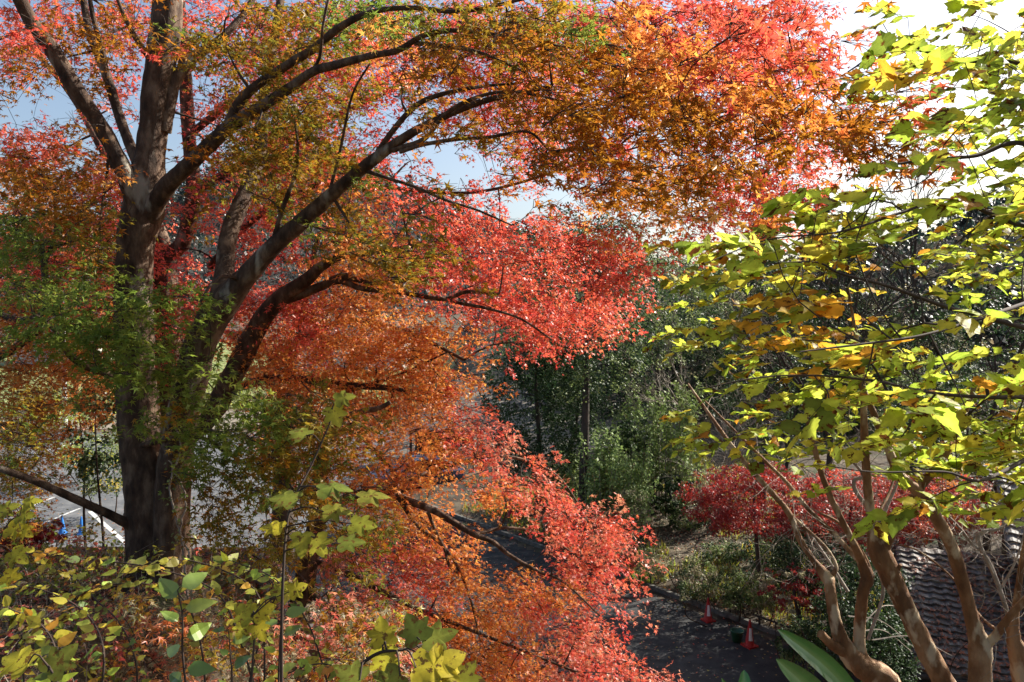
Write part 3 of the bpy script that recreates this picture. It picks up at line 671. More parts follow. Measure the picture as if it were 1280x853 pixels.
TR, nR, rR = make_tree('broadleaf_tree', 'yellow-green broad-leaved tree reaching in from the right edge in flat layers', 'tree', None, zg(1500, 4.6), limbsR, M_twig, k=8)
MAPR = """
...........................lLLLLLLL.
...........................lLlLLLLL.
............................ylLLLLL.
............................lLLyLLL.
.............................lLLLLL.
...........................lLllLLLL.
.........................LLLLLLLLLLL
......................LLLLLLLLLLLLLL
.....................LLLLLYYLLLLLLL.
.....................LLYYYYYLLyllLl.
.....................lLYYYLLLl..lLL.
.......................l.lLLLLLLLLLL
.......................lLLLLLLLLLLLL
.....................lllllLLLLLLLLL.
..........................lllLLLLLL.
............................lllLLLL.
....................................
""".split()
def cellR(cover, d_lo, d_hi, leafm):
    cen = []; ks = []
    for r_, row in enumerate(MAPR):
        for c_, ch in enumerate(row):
            if ch == '.': continue
            dm = (d_lo + d_hi) / 2; lp = leafm / dm * F; nl = cover * (1 if ch.isupper() else .55) * (.75 if r_ < 6 else 1) * 1600 / (lp * lp * .30); ns = nl / 9; ns = int(ns) + (rng.random() < ns - int(ns))
            for _ in range(ns):
                cen.append(at((c_ + .5 + rng.normal(0, .45)) * 40, (r_ + .5 + rng.normal(0, .42)) * 40, rng.uniform(d_lo, d_hi))); ks.append(ch.lower())
    return np.array(cen), ks
def broad_sprays(b, T, cen, ks, ax, leafm, per, L):
    """leaves set in two ranks along short twigs, lying nearly level"""
    tb = []
    for i in range(len(cen)):
        up = norm(np.array([0, 0, 1.]) + rng.normal(0, .16, 3)); a = norm(ax[i] - up * (ax[i] @ up)); sd_ = np.cross(a, up)
        n = per; t = np.linspace(.1, 1, n); side = np.where(np.arange(n) % 2, 1, -1); side[-1] = 0
        l = L * rng.uniform(.7, 1.2); P = cen[i] + a * (t * l)[:, None]; P[:, 2] -= .18 * l * t * t
        tip = a[None] * .75 + sd_[None] * side[:, None] * .95 + rng.normal(0, .15, (n, 3)); tip[:, 2] -= .22
        nr = up[None] + rng.normal(0, .40, (n, 3))
        col = colours(ks[i], n, .12)
        odd = rng.random(n) < .07; col[odd] = np.array([.50, .24, .03]); odd = rng.random(n) < .15; col[odd] = np.array([.16, .22, .03])
        put_leaves(b, T, P + tip * .012, nr, tip, leafm * rng.uniform(.5, 1.2, n), col, VB); tb.append((P, a))
    return tb
tb = Buf()
cb = Buf(); allb = []; 
for (cov, a_, b2, lm) in ((1.75, 3.9, 6.4, .075), (1.0, 2.6, 3.9, .084)):
    cn, kk = cellR(cov, a_, b2, lm)
    cl = wob(cn * [.8, .8, 5.], 1.5) + .35 * wob(cn, 3.0) - 9 * ((proj(cn)[0] < 925) & (proj(cn)[2] < 3.9)); q = cl > -.22 + .25 * sstep(5.9, 7.6, cn[:, 2]) * 0; cn = cn[q]; kk = [k for k, z in zip(kk, q) if z]
    ax = norm(np.array([-1, -.15, -.03]) + rng.normal(0, .45, cn.shape)); cn = cn - ax * .12
    for P, a in broad_sprays(cb, TB, cn, kk, ax, lm, 9, .28): allb.append(P)
cb.build('crown', M_broad, TR)
base = np.array([P[0] for P in allb]); sub = rng.random(len(base)) < .12
NP, NR = twig_net(tb, nR, rR, base[sub], r0=.012, r1=.003, k=5, sag=.02); NP, NR = twig_net(tb, NP, NR, base[~sub], r0=.005, r1=.0018, k=4, sag=.02)
for P in allb: tube(tb, P, np.linspace(.0018, .001, len(P)), 3, cap=False)
tb.build('twigs', M_twig, TR)

# ================================================================ CRAPE MYRTLES
gC = 'bare smooth-barked trees at the lower right'
def bare(name, label, limbs, m, group, loc, twn=0, twl=.4, twm=None, twig_r=.003):
    limbs = [[(a, b_, c_, w_ * .9) for a, b_, c_, w_ in l_] for l_ in limbs]
    t, n_, r_ = make_tree(name, label, 'tree', group, loc, limbs, m, k=14, rough=.12)
    if twn:
        b = Buf(); thin = np.where(r_ < np.percentile(r_, 60))[0]
        for _ in range(twn):
            a = n_[random.choice(list(thin))]; dr = norm(rng.normal(0, 1, 3) + np.array([0, 0, .4])); l = twl * rng.uniform(.4, 1.2)
            P = [a]; 
            for s_ in range(5): dr = norm(dr + rng.normal(0, .25, 3)); P.append(P[-1] + dr * l / 5)
            P = np.array(P); tube(b, P, np.linspace(twig_r, twig_r * .3, 6), 4, cap=False)
            for s_ in (2, 3, 4):
                d2 = norm(dr + rng.normal(0, .7, 3)); Q = np.array([P[s_], P[s_] + d2 * l * .2, P[s_] + norm(d2 + rng.normal(0, .3, 3)) * l * .42]); tube(b, Q, [twig_r * .5, twig_r * .4, twig_r * .2], 3, cap=False)
        b.build('twigs', twm or m, t)
    return t
bare('crape_myrtle', 'pollarded crape myrtle with a cut stub, leftmost of the orange trunks, thin stems fanning left', [
 [(1125, 900, 5.4, 42), (1108, 853, 5.4, 38), (1085, 838, 5.4, 34), (1066, 822, 5.4, 30), (1052, 800, 5.4, 20), (1043, 770, 5.4, 16), (1038, 735, 5.45, 15), (1034, 722, 5.5, 17), (1018, 702, 5.6, 9), (1000, 675, 5.7, 8.5), (985, 640, 5.8, 8), (950, 600, 6, 7), (922, 567, 6.2, 6), (895, 530, 6.4, 5), (860, 480, 6.7, 3)],
 [(1062, 818, 5.4, 18), (1040, 806, 5.35, 14), (1026, 792, 5.3, 11)],
 [(1080, 832, 5.4, 22), (1074, 805, 5.4, 16), (1076, 765, 5.35, 15), (1080, 735, 5.3, 15), (1084, 722, 5.3, 17), (1076, 700, 5.3, 13), (1062, 670, 5.2, 9), (1040, 625, 5.2, 8.5), (1026, 590, 5.2, 8), (1018, 560, 5.2, 7), (1008, 520, 5.2, 5)],
 [(1072, 700, 5.3, 8), (1045, 670, 5.5, 7), (1010, 636, 5.7, 6.5), (985, 605, 5.9, 6), (955, 575, 6.1, 5), (920, 540, 6.3, 3.5), (880, 500, 6.5, 2)],
 [(1038, 722, 5.5, 8), (1045, 708, 5.5, 6), (1030, 682, 5.6, 5), (990, 645, 5.8, 5), (960, 612, 6, 4.5), (940, 585, 6.1, 4), (900, 550, 6.3, 3)],
 [(1090, 722, 5.3, 8), (1078, 690, 5.3, 4), (1050, 655, 5.35, 4), (1022, 640, 5.4, 3)],
], M_crape, gC, zg(1125, 5.4), 40, .5, M_pale)
bare('crape_myrtle', 'thickest leaning crape myrtle trunk, splitting into an upright stem and a crossing arm', [
 [(1215, 920, 5, 34), (1185, 862, 5, 29), (1152, 800, 5, 26), (1130, 755, 5, 25), (1112, 715, 5, 28), (1100, 690, 5, 28), (1096, 672, 5, 24), (1090, 650, 5, 13), (1085, 610, 5, 12), (1082, 570, 5, 11), (1080, 520, 5, 9), (1078, 470, 5, 7), (1070, 420, 5, 5), (1060, 360, 5, 3)],
 [(1102, 690, 5, 18), (1112, 668, 4.95, 15), (1128, 650, 4.9, 14), (1142, 625, 4.85, 13.5), (1152, 605, 4.8, 13), (1166, 590, 4.8, 12), (1180, 570, 4.8, 11), (1200, 530, 4.8, 8), (1220, 480, 4.8, 5)],
 [(1100, 690, 5, 10), (1092, 660, 5.1, 6), (1100, 640, 5.2, 5), (1112, 615, 5.3, 4), (1120, 590, 5.4, 3)],
 [(1120, 720, 5, 9), (1122, 712, 4.97, 7), (1126, 706, 4.95, 5)],
], M_crape, gC, zg(1215, 5), 16, .4, M_pale)
bare('crape_myrtle', 'crape myrtle trunk before the tiled roof, its long arm curving up to the left', [
 [(1226, 920, 4.8, 34), (1225, 850, 4.8, 30), (1226, 810, 4.8, 28), (1222, 795, 4.8, 24), (1213, 765, 4.8, 18), (1200, 715, 4.75, 17.5), (1186, 675, 4.7, 17), (1165, 638, 4.65, 16), (1145, 612, 4.6, 15), (1125, 595, 4.6, 14), (1110, 560, 4.6, 11), (1085, 500, 4.6, 8), (1060, 450, 4.6, 5)],
 [(1230, 806, 4.8, 16), (1242, 798, 4.75, 12), (1254, 782, 4.7, 11), (1264, 768, 4.65, 9), (1280, 752, 4.6, 10), (1310, 720, 4.5, 8)],
 [(1246, 788, 4.8, 5), (1230, 775, 5.2, 4), (1214, 756, 5.5, 3.5), (1190, 722, 5.8, 3), (1150, 690, 6, 2.5), (1120, 680, 6.2, 2)],
], M_crape, gC, zg(1226, 4.8), 14, .35, M_pale)
bare('crape_myrtle', 'crape myrtle trunk cut by the right edge of the picture', [
 [(1290, 920, 5.2, 30), (1278, 850, 5.2, 26), (1272, 815, 5.2, 24), (1266, 795, 5.2, 18), (1270, 755, 5.2, 9), (1278, 700, 5.2, 8), (1290, 640, 5.2, 7), (1300, 560, 5.2, 5)],
], M_crape, gC, zg(1290, 5.2), 8, .4, M_pale)
bare('bare_sapling', 'thin leafless white-barked sapling bent in front of the tiled roof', [
 [(1290, 905, 7, 7), (1272, 820, 7, 6), (1260, 770, 7, 6), (1250, 738, 7, 6), (1238, 708, 7, 6), (1228, 690, 7, 6), (1222, 672, 7, 6), (1232, 664, 7, 5), (1250, 660, 7, 4), (1268, 640, 7, 3)],
 [(1228, 690, 7, 5), (1215, 680, 7, 4), (1200, 660, 7, 3), (1180, 640, 7, 2)],
 [(1250, 738, 7, 4), (1270, 700, 7, 3), (1285, 650, 7, 2)],
 [(1300, 655, 7, 5), (1262, 640, 7, 4.5), (1230, 622, 7, 4), (1205, 605, 7, 3), (1190, 590, 7, 2)],
], M_pale, None, zg(1290, 7), 120, .55, M_pale, .0035)
bare('bare_sapling', 'pale twisted leafless sapling catching the sun behind the orange trunks', [
 [(1085, 800, 7.5, 4.5), (1104, 740, 7.5, 4.5), (1094, 700, 7.5, 4.5), (1100, 660, 7.5, 4.5), (1085, 635, 7.5, 5), (1070, 615, 7.5, 6), (1068, 600, 7.5, 5), (1080, 595, 7.5, 4), (1060, 570, 7.5, 4), (1040, 540, 7.5, 3)],
 [(1098, 660, 7.5, 6), (1110, 630, 7.5, 5), (1122, 602, 7.5, 4), (1130, 560, 7.5, 3)],
 [(1060, 740, 7.5, 5), (1035, 700, 7.6, 4), (1000, 650, 7.8, 3)],
], M_pale, None, zg(1085, 7.5), 80, .6, M_pale, .0035)
# low hanging vine-like twigs before the bushes
b = Buf()
for (x0, y0, x1, y1) in ((1070, 790, 1140, 815), (1075, 785, 1130, 760), (1060, 770, 1145, 812), (1090, 800, 1190, 820)):
    P = smooth([at(x0, y0, 8), at((x0 + x1) / 2, (y0 + y1) / 2 - 14, 8.2), at(x1, y1, 8.4)], 8); tube(b, P, np.linspace(.009, .003, len(P)), 4)
tag(b.build('fallen_branch', M_pale, loc=tuple(at(1070, 800, 8))), 'pale bare fallen branch caught in the dark bushes beside the roof', 'branch')

# ================================================================ HOUSES WITH TILED ROOFS
M_tile = noisemat('roof_tile', [(.06, .052, .045), (.125, .11, .097), (.25, .225, .19)], scale=5, bump=.35, bscale=30, rough=.6, spec=.3, patch=((.17, .09, .05), 7, .60))
M_wall = noisemat('dark_timber_wall', [(.02, .017, .014), (.06, .045, .035)], scale=3, bump=.2, scl=(1, 1, .2))
M_plast = noisemat('pale_plaster', [(.50, .48, .43), (.66, .64, .58)], scale=2, bump=.1)
M_glass = noisemat('dark_glass', [(.01, .012, .015), (.02, .024, .03)], scale=2, bump=0, rough=.08, spec=.8)
def roof_slope(b, o, u, v, n, nu, nv, wu, wv, tk=.06):
    """pantiles: o upper corner, u along the ridge, v down the slope, n out; nu columns, nv courses"""
    prof = [(0, .0), (.16, .026), (.34, .032), (.5, .016), (.75, 0.0), (1, .0)]
    V = []; Fc = []
    for jv in range(nv):
        for iu in range(nu):
            jit = random.uniform(-.003, .003); du = random.uniform(-.004, .004); tw = random.uniform(-.003, .004); c0 = len(V)
            for (s_, hh) in prof:
                p0 = o + u * ((iu + s_) * wu + du) + v * (jv * wv - .03) + n * (hh + jit); p1 = o + u * ((iu + s_) * wu + du) + v * ((jv + 1) * wv + tw) + n * (hh + tk + jit); p2 = p1 - n * tk
                V += [p0, p1, p2]
            for q in range(len(prof) - 1):
                a = c0 + q * 3; Fc += [[a, a + 1, a + 4, a + 3], [a + 1, a + 2, a + 5, a + 4]]
    b.add(np.array(V), Fc)
def house(name, label, corner_eave, corner_ridge, width, wall_h, m_wall, group, rows, cols, gable_left=True, back=2.6, opening=None):
    """front slope of a gabled roof: corner_eave/corner_ridge are the left ends of the eave and the ridge; the building runs to the right"""
    E = np.array(corner_eave, float); Rg = np.array(corner_ridge, float); dn = E - Rg; L = np.linalg.norm(dn); v = dn / L
    hz = np.array([dn[0], dn[1], 0]); hzn = norm(hz); u = np.array([-hzn[1], hzn[0], 0]); 
    if u[0] < 0: u = -u
    n = norm(np.cross(v, u)); n = n if n[2] > 0 else -n
    base = E.copy(); base[2] = E[2] - wall_h
    t = thing(name, label, 'house', (E[0], E[1], base[2]), group)
    b = Buf(); roof_slope(b, Rg, u, v, n, cols, rows, width / cols, L / rows)
    vb = np.array([-hzn[0] * np.linalg.norm(hz), -hzn[1] * np.linalg.norm(hz), dn[2]]); vb = vb / L
    nb = np.array([-n[0], -n[1], n[2]])
    roof_slope(b, Rg, u, vb, nb, cols, rows, width / cols, L / rows)
    # board under the tiles
    for (vv, nn_) in ((v, n), (vb, nb)):
        A = Rg - nn_ * .02; P = [A - u * .02, A + u * (width + .0), A + u * width + vv * (L + .0), A - u * .02 + vv * L]; Q = [p - nn_ * .07 for p in P]
        b.add(np.array(P + Q), [[0, 1, 2, 3], [7, 6, 5, 4], [0, 3, 7, 4], [3, 2, 6, 7], [2, 1, 5, 6]])
    roof = b.build('roof', M_tile, t)
    b = Buf()   # ridge: stacked flat tiles with a round cap
    for k in range(3):
        for s_ in range(int(width / .3)):
            p = Rg + u * (s_ * .3) + np.array([0, 0, .05 + .045 * k]); wd = .13 - .02 * k
            V = [p - hzn * wd, p + u * .29 - hzn * wd, p + u * .29 + hzn * wd, p + hzn * wd]; V += [q + np.array([0, 0, .04]) for q in V]
            b.add(np.array(V), [[0, 3, 2, 1], [4, 5, 6, 7], [0, 1, 5, 4], [1, 2, 6, 5], [2, 3, 7, 6], [3, 0, 4, 7]])
    tube(b, np.array([Rg + np.array([0, 0, .2]) + u * s_ for s_ in np.linspace(0, width, 12)]), .075, 10)
    rd = b.build('ridge', M_tile, roof)
    b = Buf()   # verge tiles along the left edge
    for vv, nn_ in ((v, n), (vb, nb)):
        for s_ in range(rows):
            a = Rg + vv * (s_ * L / rows) + nn_ * .05 - u * .10; P = np.array([a, a + vv * (L / rows + .02) + nn_ * .02]); tube(b, P, [.055, .065], 8)
    b.build('verge', M_tile, roof)
    b = Buf(); inset = .35; D = 2 * np.linalg.norm(hz)
    c0 = E - hzn * inset + u * inset; c1 = E - hzn * inset + u * (width - inset); c2 = c1 - hzn * (D - 2 * inset); c3 = c0 - hzn * (D - 2 * inset)
    P = np.array([c0, c1, c2, c3]); lo = P.copy(); lo[:, 2] = base[2] - .5; hi = P.copy(); hi[:, 2] = E[2] + .05; g0 = (c0 + c3) / 2; g1 = (c1 + c2) / 2; gz = Rg[2] - .14; g0[2] = gz; g1[2] = gz
    V = np.vstack([lo, hi, g0[None], g1[None]]); b.add(V, [[0, 1, 5, 4], [1, 2, 6, 5], [2, 3, 7, 6], [3, 0, 4, 7]]); b.add(V, [[4, 8, 7], [5, 6, 9]])
    b.build('wall', m_wall, t)
    for k in range(2):                                   # windows on the front wall
        wx = width * (.3 + .35 * k); o = E - hzn * (inset - .02) + u * wx; z0 = base[2] + wall_h * .35; b = Buf(); b2_ = Buf()
        def pt(a, z, out): q = o + u * a + hzn * out; q[2] = z; return q
        hh = wall_h * .45
        for (a0, a1, za, zb) in ((-.5, .5, z0, z0 + .06), (-.5, .5, z0 + hh - .06, z0 + hh), (-.5, -.44, z0, z0 + hh), (.44, .5, z0, z0 + hh), (-.03, .03, z0, z0 + hh)):
            V = [pt(a0, za, 0), pt(a1, za, 0), pt(a1, zb, 0), pt(a0, zb, 0), pt(a0, za, .05), pt(a1, za, .05), pt(a1, zb, .05), pt(a0, zb, .05)]
            b.add(np.array(V), [[4, 5, 6, 7], [0, 1, 5, 4], [1, 2, 6, 5], [2, 3, 7, 6], [3, 0, 4, 7]])
        wf = b.build('window', M_wood, t); b2_.add(np.array([pt(-.44, z0 + .06, .02), pt(.44, z0 + .06, .02), pt(.44, z0 + hh - .06, .02), pt(-.44, z0 + hh - .06, .02)]), [[0, 1, 2, 3]]); b2_.build('pane', M_glass, wf)
    # gutter
    b = Buf(); G = np.array([E + hzn * .06 + u * s_ - np.array([0, 0, .08]) for s_ in np.linspace(0, width, 8)]); tube(b, G, .05, 8)
    tube(b, np.array([E + hzn * .04 + u * .3 - np.array([0, 0, .1]), E - hzn * .2 + u * .3 - np.array([0, 0, .35]), np.array([*(E - hzn * .3 + u * .3)[:2], base[2] - .3])]), .035, 8); b.build('gutter', M_wood, t)
    return t, (E, Rg, u, v, n, L)
gH = 'houses with dark tiled roofs at the lower right'
H1, R1 = house('tiled_house', 'low house whose leaf-strewn grey tiled roof shows behind the orange trunks', at(1143, 838, 15), at(1119, 684, 18.1), 6.3, 2.6, M_wall, gH, 20, 24)
H2, R2 = house('tiled_house', 'taller dark house at the right edge, gabled tile roof above a shaded wall', at(1262, 700, 15.6), at(1246, 596, 17.6), 6.0, 4.6, M_wall, gH, 11, 20)
H3, R3 = house('tiled_house', 'farther tiled roof just under the yellow-green leaves at the right', at(1150, 640, 25), at(1140, 575, 28.5), 12, 3.5, M_wall, gH, 13, 34)
# fallen leaves lying on the near roof
E, Rg, u_, v_, n_, L_ = R1
b = Buf(); n = 2300; a = rng.uniform(0, 6.0, n); s_ = rng.uniform(0, 1, n); cl = wob(np.stack([a * 2, s_ * 6, a * 0], -1), .8) > -.25; a, s_ = a[cl], s_[cl]; n = len(a)
P = Rg + u_ * a[:, None] + v_ * (s_ * L_)[:, None] + n_ * .115
put_leaves(b, T3, P, n_ + rng.normal(0, .25, (n, 3)), rng.normal(0, 1, (n, 3)), rng.uniform(.06, .10, n), np.array([(.22, .09, .05), (.34, .12, .06), (.16, .09, .06)])[rng.integers(0, 3, n)])
tag(b.build('fallen_leaves', M_litter), kind='stuff')

# ================================================================ MID-DISTANCE TREES
def blobtree(name, label, cat, group, x, y, h, trunk_r, crown_c, crown_r, n, leafm, keys, T=TD, matl=M_maplefar, tm=M_wood, nb=9, per=40, zlo=.3, lean=0, hang=.35, flat=.12, rs=.5, stems=1, gap=-.5):
    z0 = float(ground_z(x, y)); t = thing(name, label, cat, (x, y, z0), group); base = np.array([x, y, z0 - .2]); cc = np.array(crown_c, float); cr = np.array(crown_r, float)
    nodes = []; rr = []
    for s in range(stems):
        off = rng.normal(0, .25, 3) * (stems > 1); off[2] = 0; top = np.array([cc[0], cc[1], cc[2] + cr[2] * .6]) + off * 4
        P = smooth([base + off, base * .6 + top * .4 + rng.normal(0, .08 * h * .3, 3) + off, top * .75 + base * .25 + rng.normal(0, .03 * h, 3), top], 6); r = np.linspace(trunk_r, trunk_r * .18, len(P)); r[0] *= 1.3
        b = Buf(); tube(b, P, r, 10, rough=.1); b.build('trunk' if stems == 1 else 'stem', tm, t, smooth=True); nodes.append(P); rr.append(r)
    nodes = np.vstack(nodes); rr = np.concatenate(rr); ns = max(4, n // per)
    dirs = norm(rng.normal(0, 1, (ns, 3))); rad_ = rng.uniform(.25, 1, ns) ** .45; cen = cc + dirs * rad_[:, None] * cr * (1 + .22 * wob(dirs * 3 + x, 1.2))[:, None]
    q = wob(cen * [1, 1, 1.6], 3.2 / max(cr[0] ** .6, .5)) > gap; cen = cen[q]; rad_ = rad_[q]; ns = len(cen); cen[:, 2] = np.maximum(cen[:, 2], z0 + zlo + .1)
    out = norm(cen - cc); out[:, 2] *= .4; ax = norm(out + rng.normal(0, .4, out.shape)); spr = rs * cr.mean() * .6 * rng.uniform(.5, 1.1, ns)
    cb = Buf(); sprays(cb, T, cen - ax * spr[:, None] * .5, ax, spr, per, leafm, [random.choice(keys) for _ in range(ns)], tilt=.7, droop=hang, flat=flat * spr.mean() * 2, fanang=1.3)
    cb.build('crown' if cat == 'tree' else 'foliage', matl, t)
    tb = Buf(); sub = rng.random(ns) < (.35 if ns > 60 else 1); twig_net(tb, nodes, rr, cen[sub], r0=.03 * min(1, trunk_r * 5), r1=.006, k=4); tb.build('branches', tm, t)
    return t
# dark evergreens in the middle
def crown_at(px, py, d, rx, rz, ry=None): return at(px, py, d), (rx, ry or rx, rz)
gE = 'broadleaf evergreens beyond the road'
for (lab, px, d, py, rx, rz, n, lm, tr, keys, lo) in (
    ('tall evergreen with a straight bare trunk rising beyond the road, centre of the view', 728, 27, 375, 3.0, 3.5, 30000, .12, .19, 'eeb', 0),  # lighter leaf key in this mix stands in for sunlit highlights
    ('very dark evergreen left of the straight trunk, half behind the coral leaves', 672, 29.5, 500, 2.3, 3.2, 22000, .12, .14, 'eee', 0),
    ('evergreen with pale tufts of leaves right of the straight trunk', 822, 31, 370, 2.4, 2.9, 14000, .12, .15, 'ebb', 0),
    ('dark evergreen screened by yellow-green leaves, beside the bare trees', 915, 41, 415, 2.8, 3.6, 12000, .13, .12, 'eeb', 0),
    ('low dark evergreen tuft hanging right of the straight trunk', 786, 27.5, 545, .75, .8, 3000, .10, .06, 'eee', 0),
    ('narrow dark evergreen close behind the straight trunk', 715, 31, 520, 1.4, 2.6, 8000, .12, .12, 'eee', 0),
    ('dark evergreen shrub tree by the right end of the bamboo', 838, 27, 618, .8, .8, 5000, .10, .08, 'eee', 0)):
    cc, cr = crown_at(px, py, d, rx, rz)
    blobtree('evergreen_tree', lab, 'tree', gE, cc[0], cc[1], 8, tr, cc, cr, n, lm, keys, rs=.34, hang=.35, matl=M_ever, gap=-.22)
# bamboo and pale shrubs under them
def bamboo(label, px, py, d, wd, hh, n, keys='bbly', group='pale green bamboo clumps'):
    c = at(px, py, d); z0 = float(ground_z(c[0], c[1])); t = thing('bamboo', label, 'bamboo', (c[0], c[1], z0), group); cb = Buf(); sb = Buf()
    for s in range(n):
        x = c[0] + rng.uniform(-wd, wd); y = c[1] + rng.uniform(-wd * .6, wd * .6); H_ = hh * rng.uniform(.6, 1.1); ln = rng.normal(0, .12, 2); z1 = float(ground_z(x, y))
        P = np.array([[x + ln[0] * tt * tt * H_, y + ln[1] * tt * tt * H_, z1 + H_ * tt] for tt in np.linspace(0, 1, 6)]); tube(sb, P, np.linspace(.018, .005, 6), 4, c=(.2, .24, .06), cap=False)
        m_ = 110; tt = rng.uniform(.15, 1, m_) ** .8; Q = np.stack([np.interp(tt, np.linspace(0, 1, 6), P[:, k]) for k in range(3)], -1) + rng.normal(0, .18, (m_, 3)) * (1.2 - tt)[:, None]
        put_leaves(cb, TD, Q, rng.normal(0, 1, (m_, 3)) + np.array([0, 0, 1.]), rng.normal(0, 1, (m_, 3)) + np.array([0, 0, -.8]), rng.uniform(.09, .17, m_), colours(random.choice(keys), m_))
    cb.build('foliage', M_ever, t); sb.build('stems', M_pale, t)
bamboo('pale green bamboo clump under the evergreen, nearest the straight trunk', 768, 590, 26.3, 1.0, 3.4, 55, 'k')
bamboo('broad pale green bamboo clump filling the gap right of the straight trunk', 815, 570, 29, 1.7, 4.4, 90, 'kkb')
bamboo('bamboo clump in shade at the foot of the dark evergreen', 700, 590, 30, 1.0, 2.4, 22, 'bbe')
# dark red maple above the garden and the roof
gD = 'deep red maples beyond the road'
def redmaple(lab, px, py, d, rx, ry, rz, n, tr, keys, lm=.058):
    cc = at(px, py, d); return blobtree('red_maple', lab, 'tree', gD, cc[0] + .2, cc[1] + .2, 4, tr, cc, (rx, ry, rz), n, lm, keys, T=T3, per=34, rs=.4, hang=.3, flat=.05, tm=M_wood, gap=-.3)
redmaple('deep crimson maple spreading above the garden slope', 945, 622, 20.5, 1.9, 1.9, .95, 24000, .09, 'dddd')
redmaple('brighter red maple behind the orange trunks, beside the tiled roof', 1065, 638, 19.5, 1.9, 1.8, .95, 22000, .09, 'ddrd')
redmaple('rusty red maple spreading over the ridge of the low tiled roof', 1170, 630, 20, 1.9, 1.6, .85, 19000, .08, 'dodr')
redmaple('small purple-red maple bush at the foot of the straight trunk', 752, 655, 24.5, .7, .7, .45, 3000, .04, 'dwd')
redmaple('low crimson maple at the lower left beside the car park', 25, 722, 8.7, .5, .6, .16, 3500, .04, 'ddd', .05)
redmaple('dim red maple bush hanging below the garden, left of the roof', 1000, 735, 17.5, .9, .8, .6, 4500, .06, 'dwd')
# bushes of the garden slope
gS = 'shrubs on the garden slope'
def shrub(lab, px, py, d, rx, rz, n, lm, keys, T=TD, stems=4, matl=None):
    cc = at(px, py, d); z0 = float(ground_z(cc[0], cc[1])); cc[2] = max(cc[2], z0 + rz * .75)
    return blobtree('shrub', lab, 'shrub', gS, cc[0], cc[1], 1.5, .02, cc, (rx, rx, rz), n, lm, keys, T=T, per=26, rs=.55, hang=.25, stems=stems, zlo=.05, matl=matl or M_ever, tm=M_twig)
for a in (
 ('pinkish-topped shrub left of the garden slope under the evergreen', 762, 668, 24.2, .75, .55, 2600, .07, 'wwd'),
 ('small round maroon bush at the kerb side of the garden slope', 778, 705, 23.2, .45, .28, 1500, .05, 'dd'),
 ('olive feathery shrub in the middle of the garden slope', 818, 706, 22.3, .5, .5, 2200, .07, 'wbw'),
 ('leafy green shrub by the kerb near the left traffic cone', 872, 726, 21.3, .62, .62, 3000, .07, 'bwe'),
 ('grey-green shrub between the two red cones', 920, 735, 20.2, .6, .55, 3000, .07, 'beb'),
 ('olive shrub right of the shorter cone in the garden', 955, 740, 19.6, .5, .5, 2200, .07, 'wb'),
 ('low pale green ground shrub at the back of the slope', 800, 735, 22.8, .4, .22, 1100, .06, 'bl'),
 ('sunlit rounded green shrub under the crimson maple', 900, 690, 23.5, .7, .35, 2200, .07, 'be'),
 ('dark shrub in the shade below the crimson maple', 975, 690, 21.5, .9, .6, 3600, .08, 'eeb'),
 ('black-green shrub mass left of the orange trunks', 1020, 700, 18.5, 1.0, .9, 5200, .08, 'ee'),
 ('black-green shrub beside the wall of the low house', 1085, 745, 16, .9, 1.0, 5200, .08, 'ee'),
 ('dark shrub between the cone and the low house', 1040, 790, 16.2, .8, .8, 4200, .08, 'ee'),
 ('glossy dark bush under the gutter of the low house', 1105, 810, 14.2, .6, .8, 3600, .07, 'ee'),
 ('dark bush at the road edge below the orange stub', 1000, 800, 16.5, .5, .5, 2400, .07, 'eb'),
 ('green shrub at the back right of the bamboo', 860, 640, 26.5, .9, .7, 2600, .09, 'eb'),
 ('tall olive shrub beneath the pale bamboo', 790, 640, 25.3, .6, .9, 2600, .07, 'wb')):
    shrub(*a)

# leafless trees at the right and beyond
def baretree(label, x, y, h, r, group='leafless trees on the far side of the road', m=M_twig, lev=5, spread=.55, name='bare_tree'):
    z0 = float(ground_z(x, y)); t = thing(name, label, 'tree', (x, y, z0), group); tb = Buf(); lb = Buf()
    def rec(p, d, L, rr, k, buf):
        n = 4; P = [p]; dd = d
        for _ in range(n): dd = norm(dd + rng.normal(0, .11, 3) + np.array([0, 0, .03])); P.append(P[-1] + dd * L / n)
        P = np.array(P); tube(buf, P, np.linspace(rr, rr * .62, n + 1), 8 if k == 0 else (5 if k < 3 else 3), cap=False)
        if k >= lev: return
        for _ in range(random.choice((2, 3, 3))):
            i = random.choice((2, 3, 4)); nd = norm(dd + rng.normal(0, spread, 3) + np.array([0, 0, .1])); rec(P[i], nd, L * rng.uniform(.55, .85), rr * .52, k + 1, lb)
        rec(P[-1], norm(dd + rng.normal(0, .2, 3)), L * .8, rr * .6, k + 1, lb)
    rec(np.array([x, y, z0 - .2]), norm(np.array([rng.normal(0, .08), 0, 1.])), h * .3, r, 0, tb); tb.build('trunk', m, t, smooth=True); lb.build('branches', m, t); return t
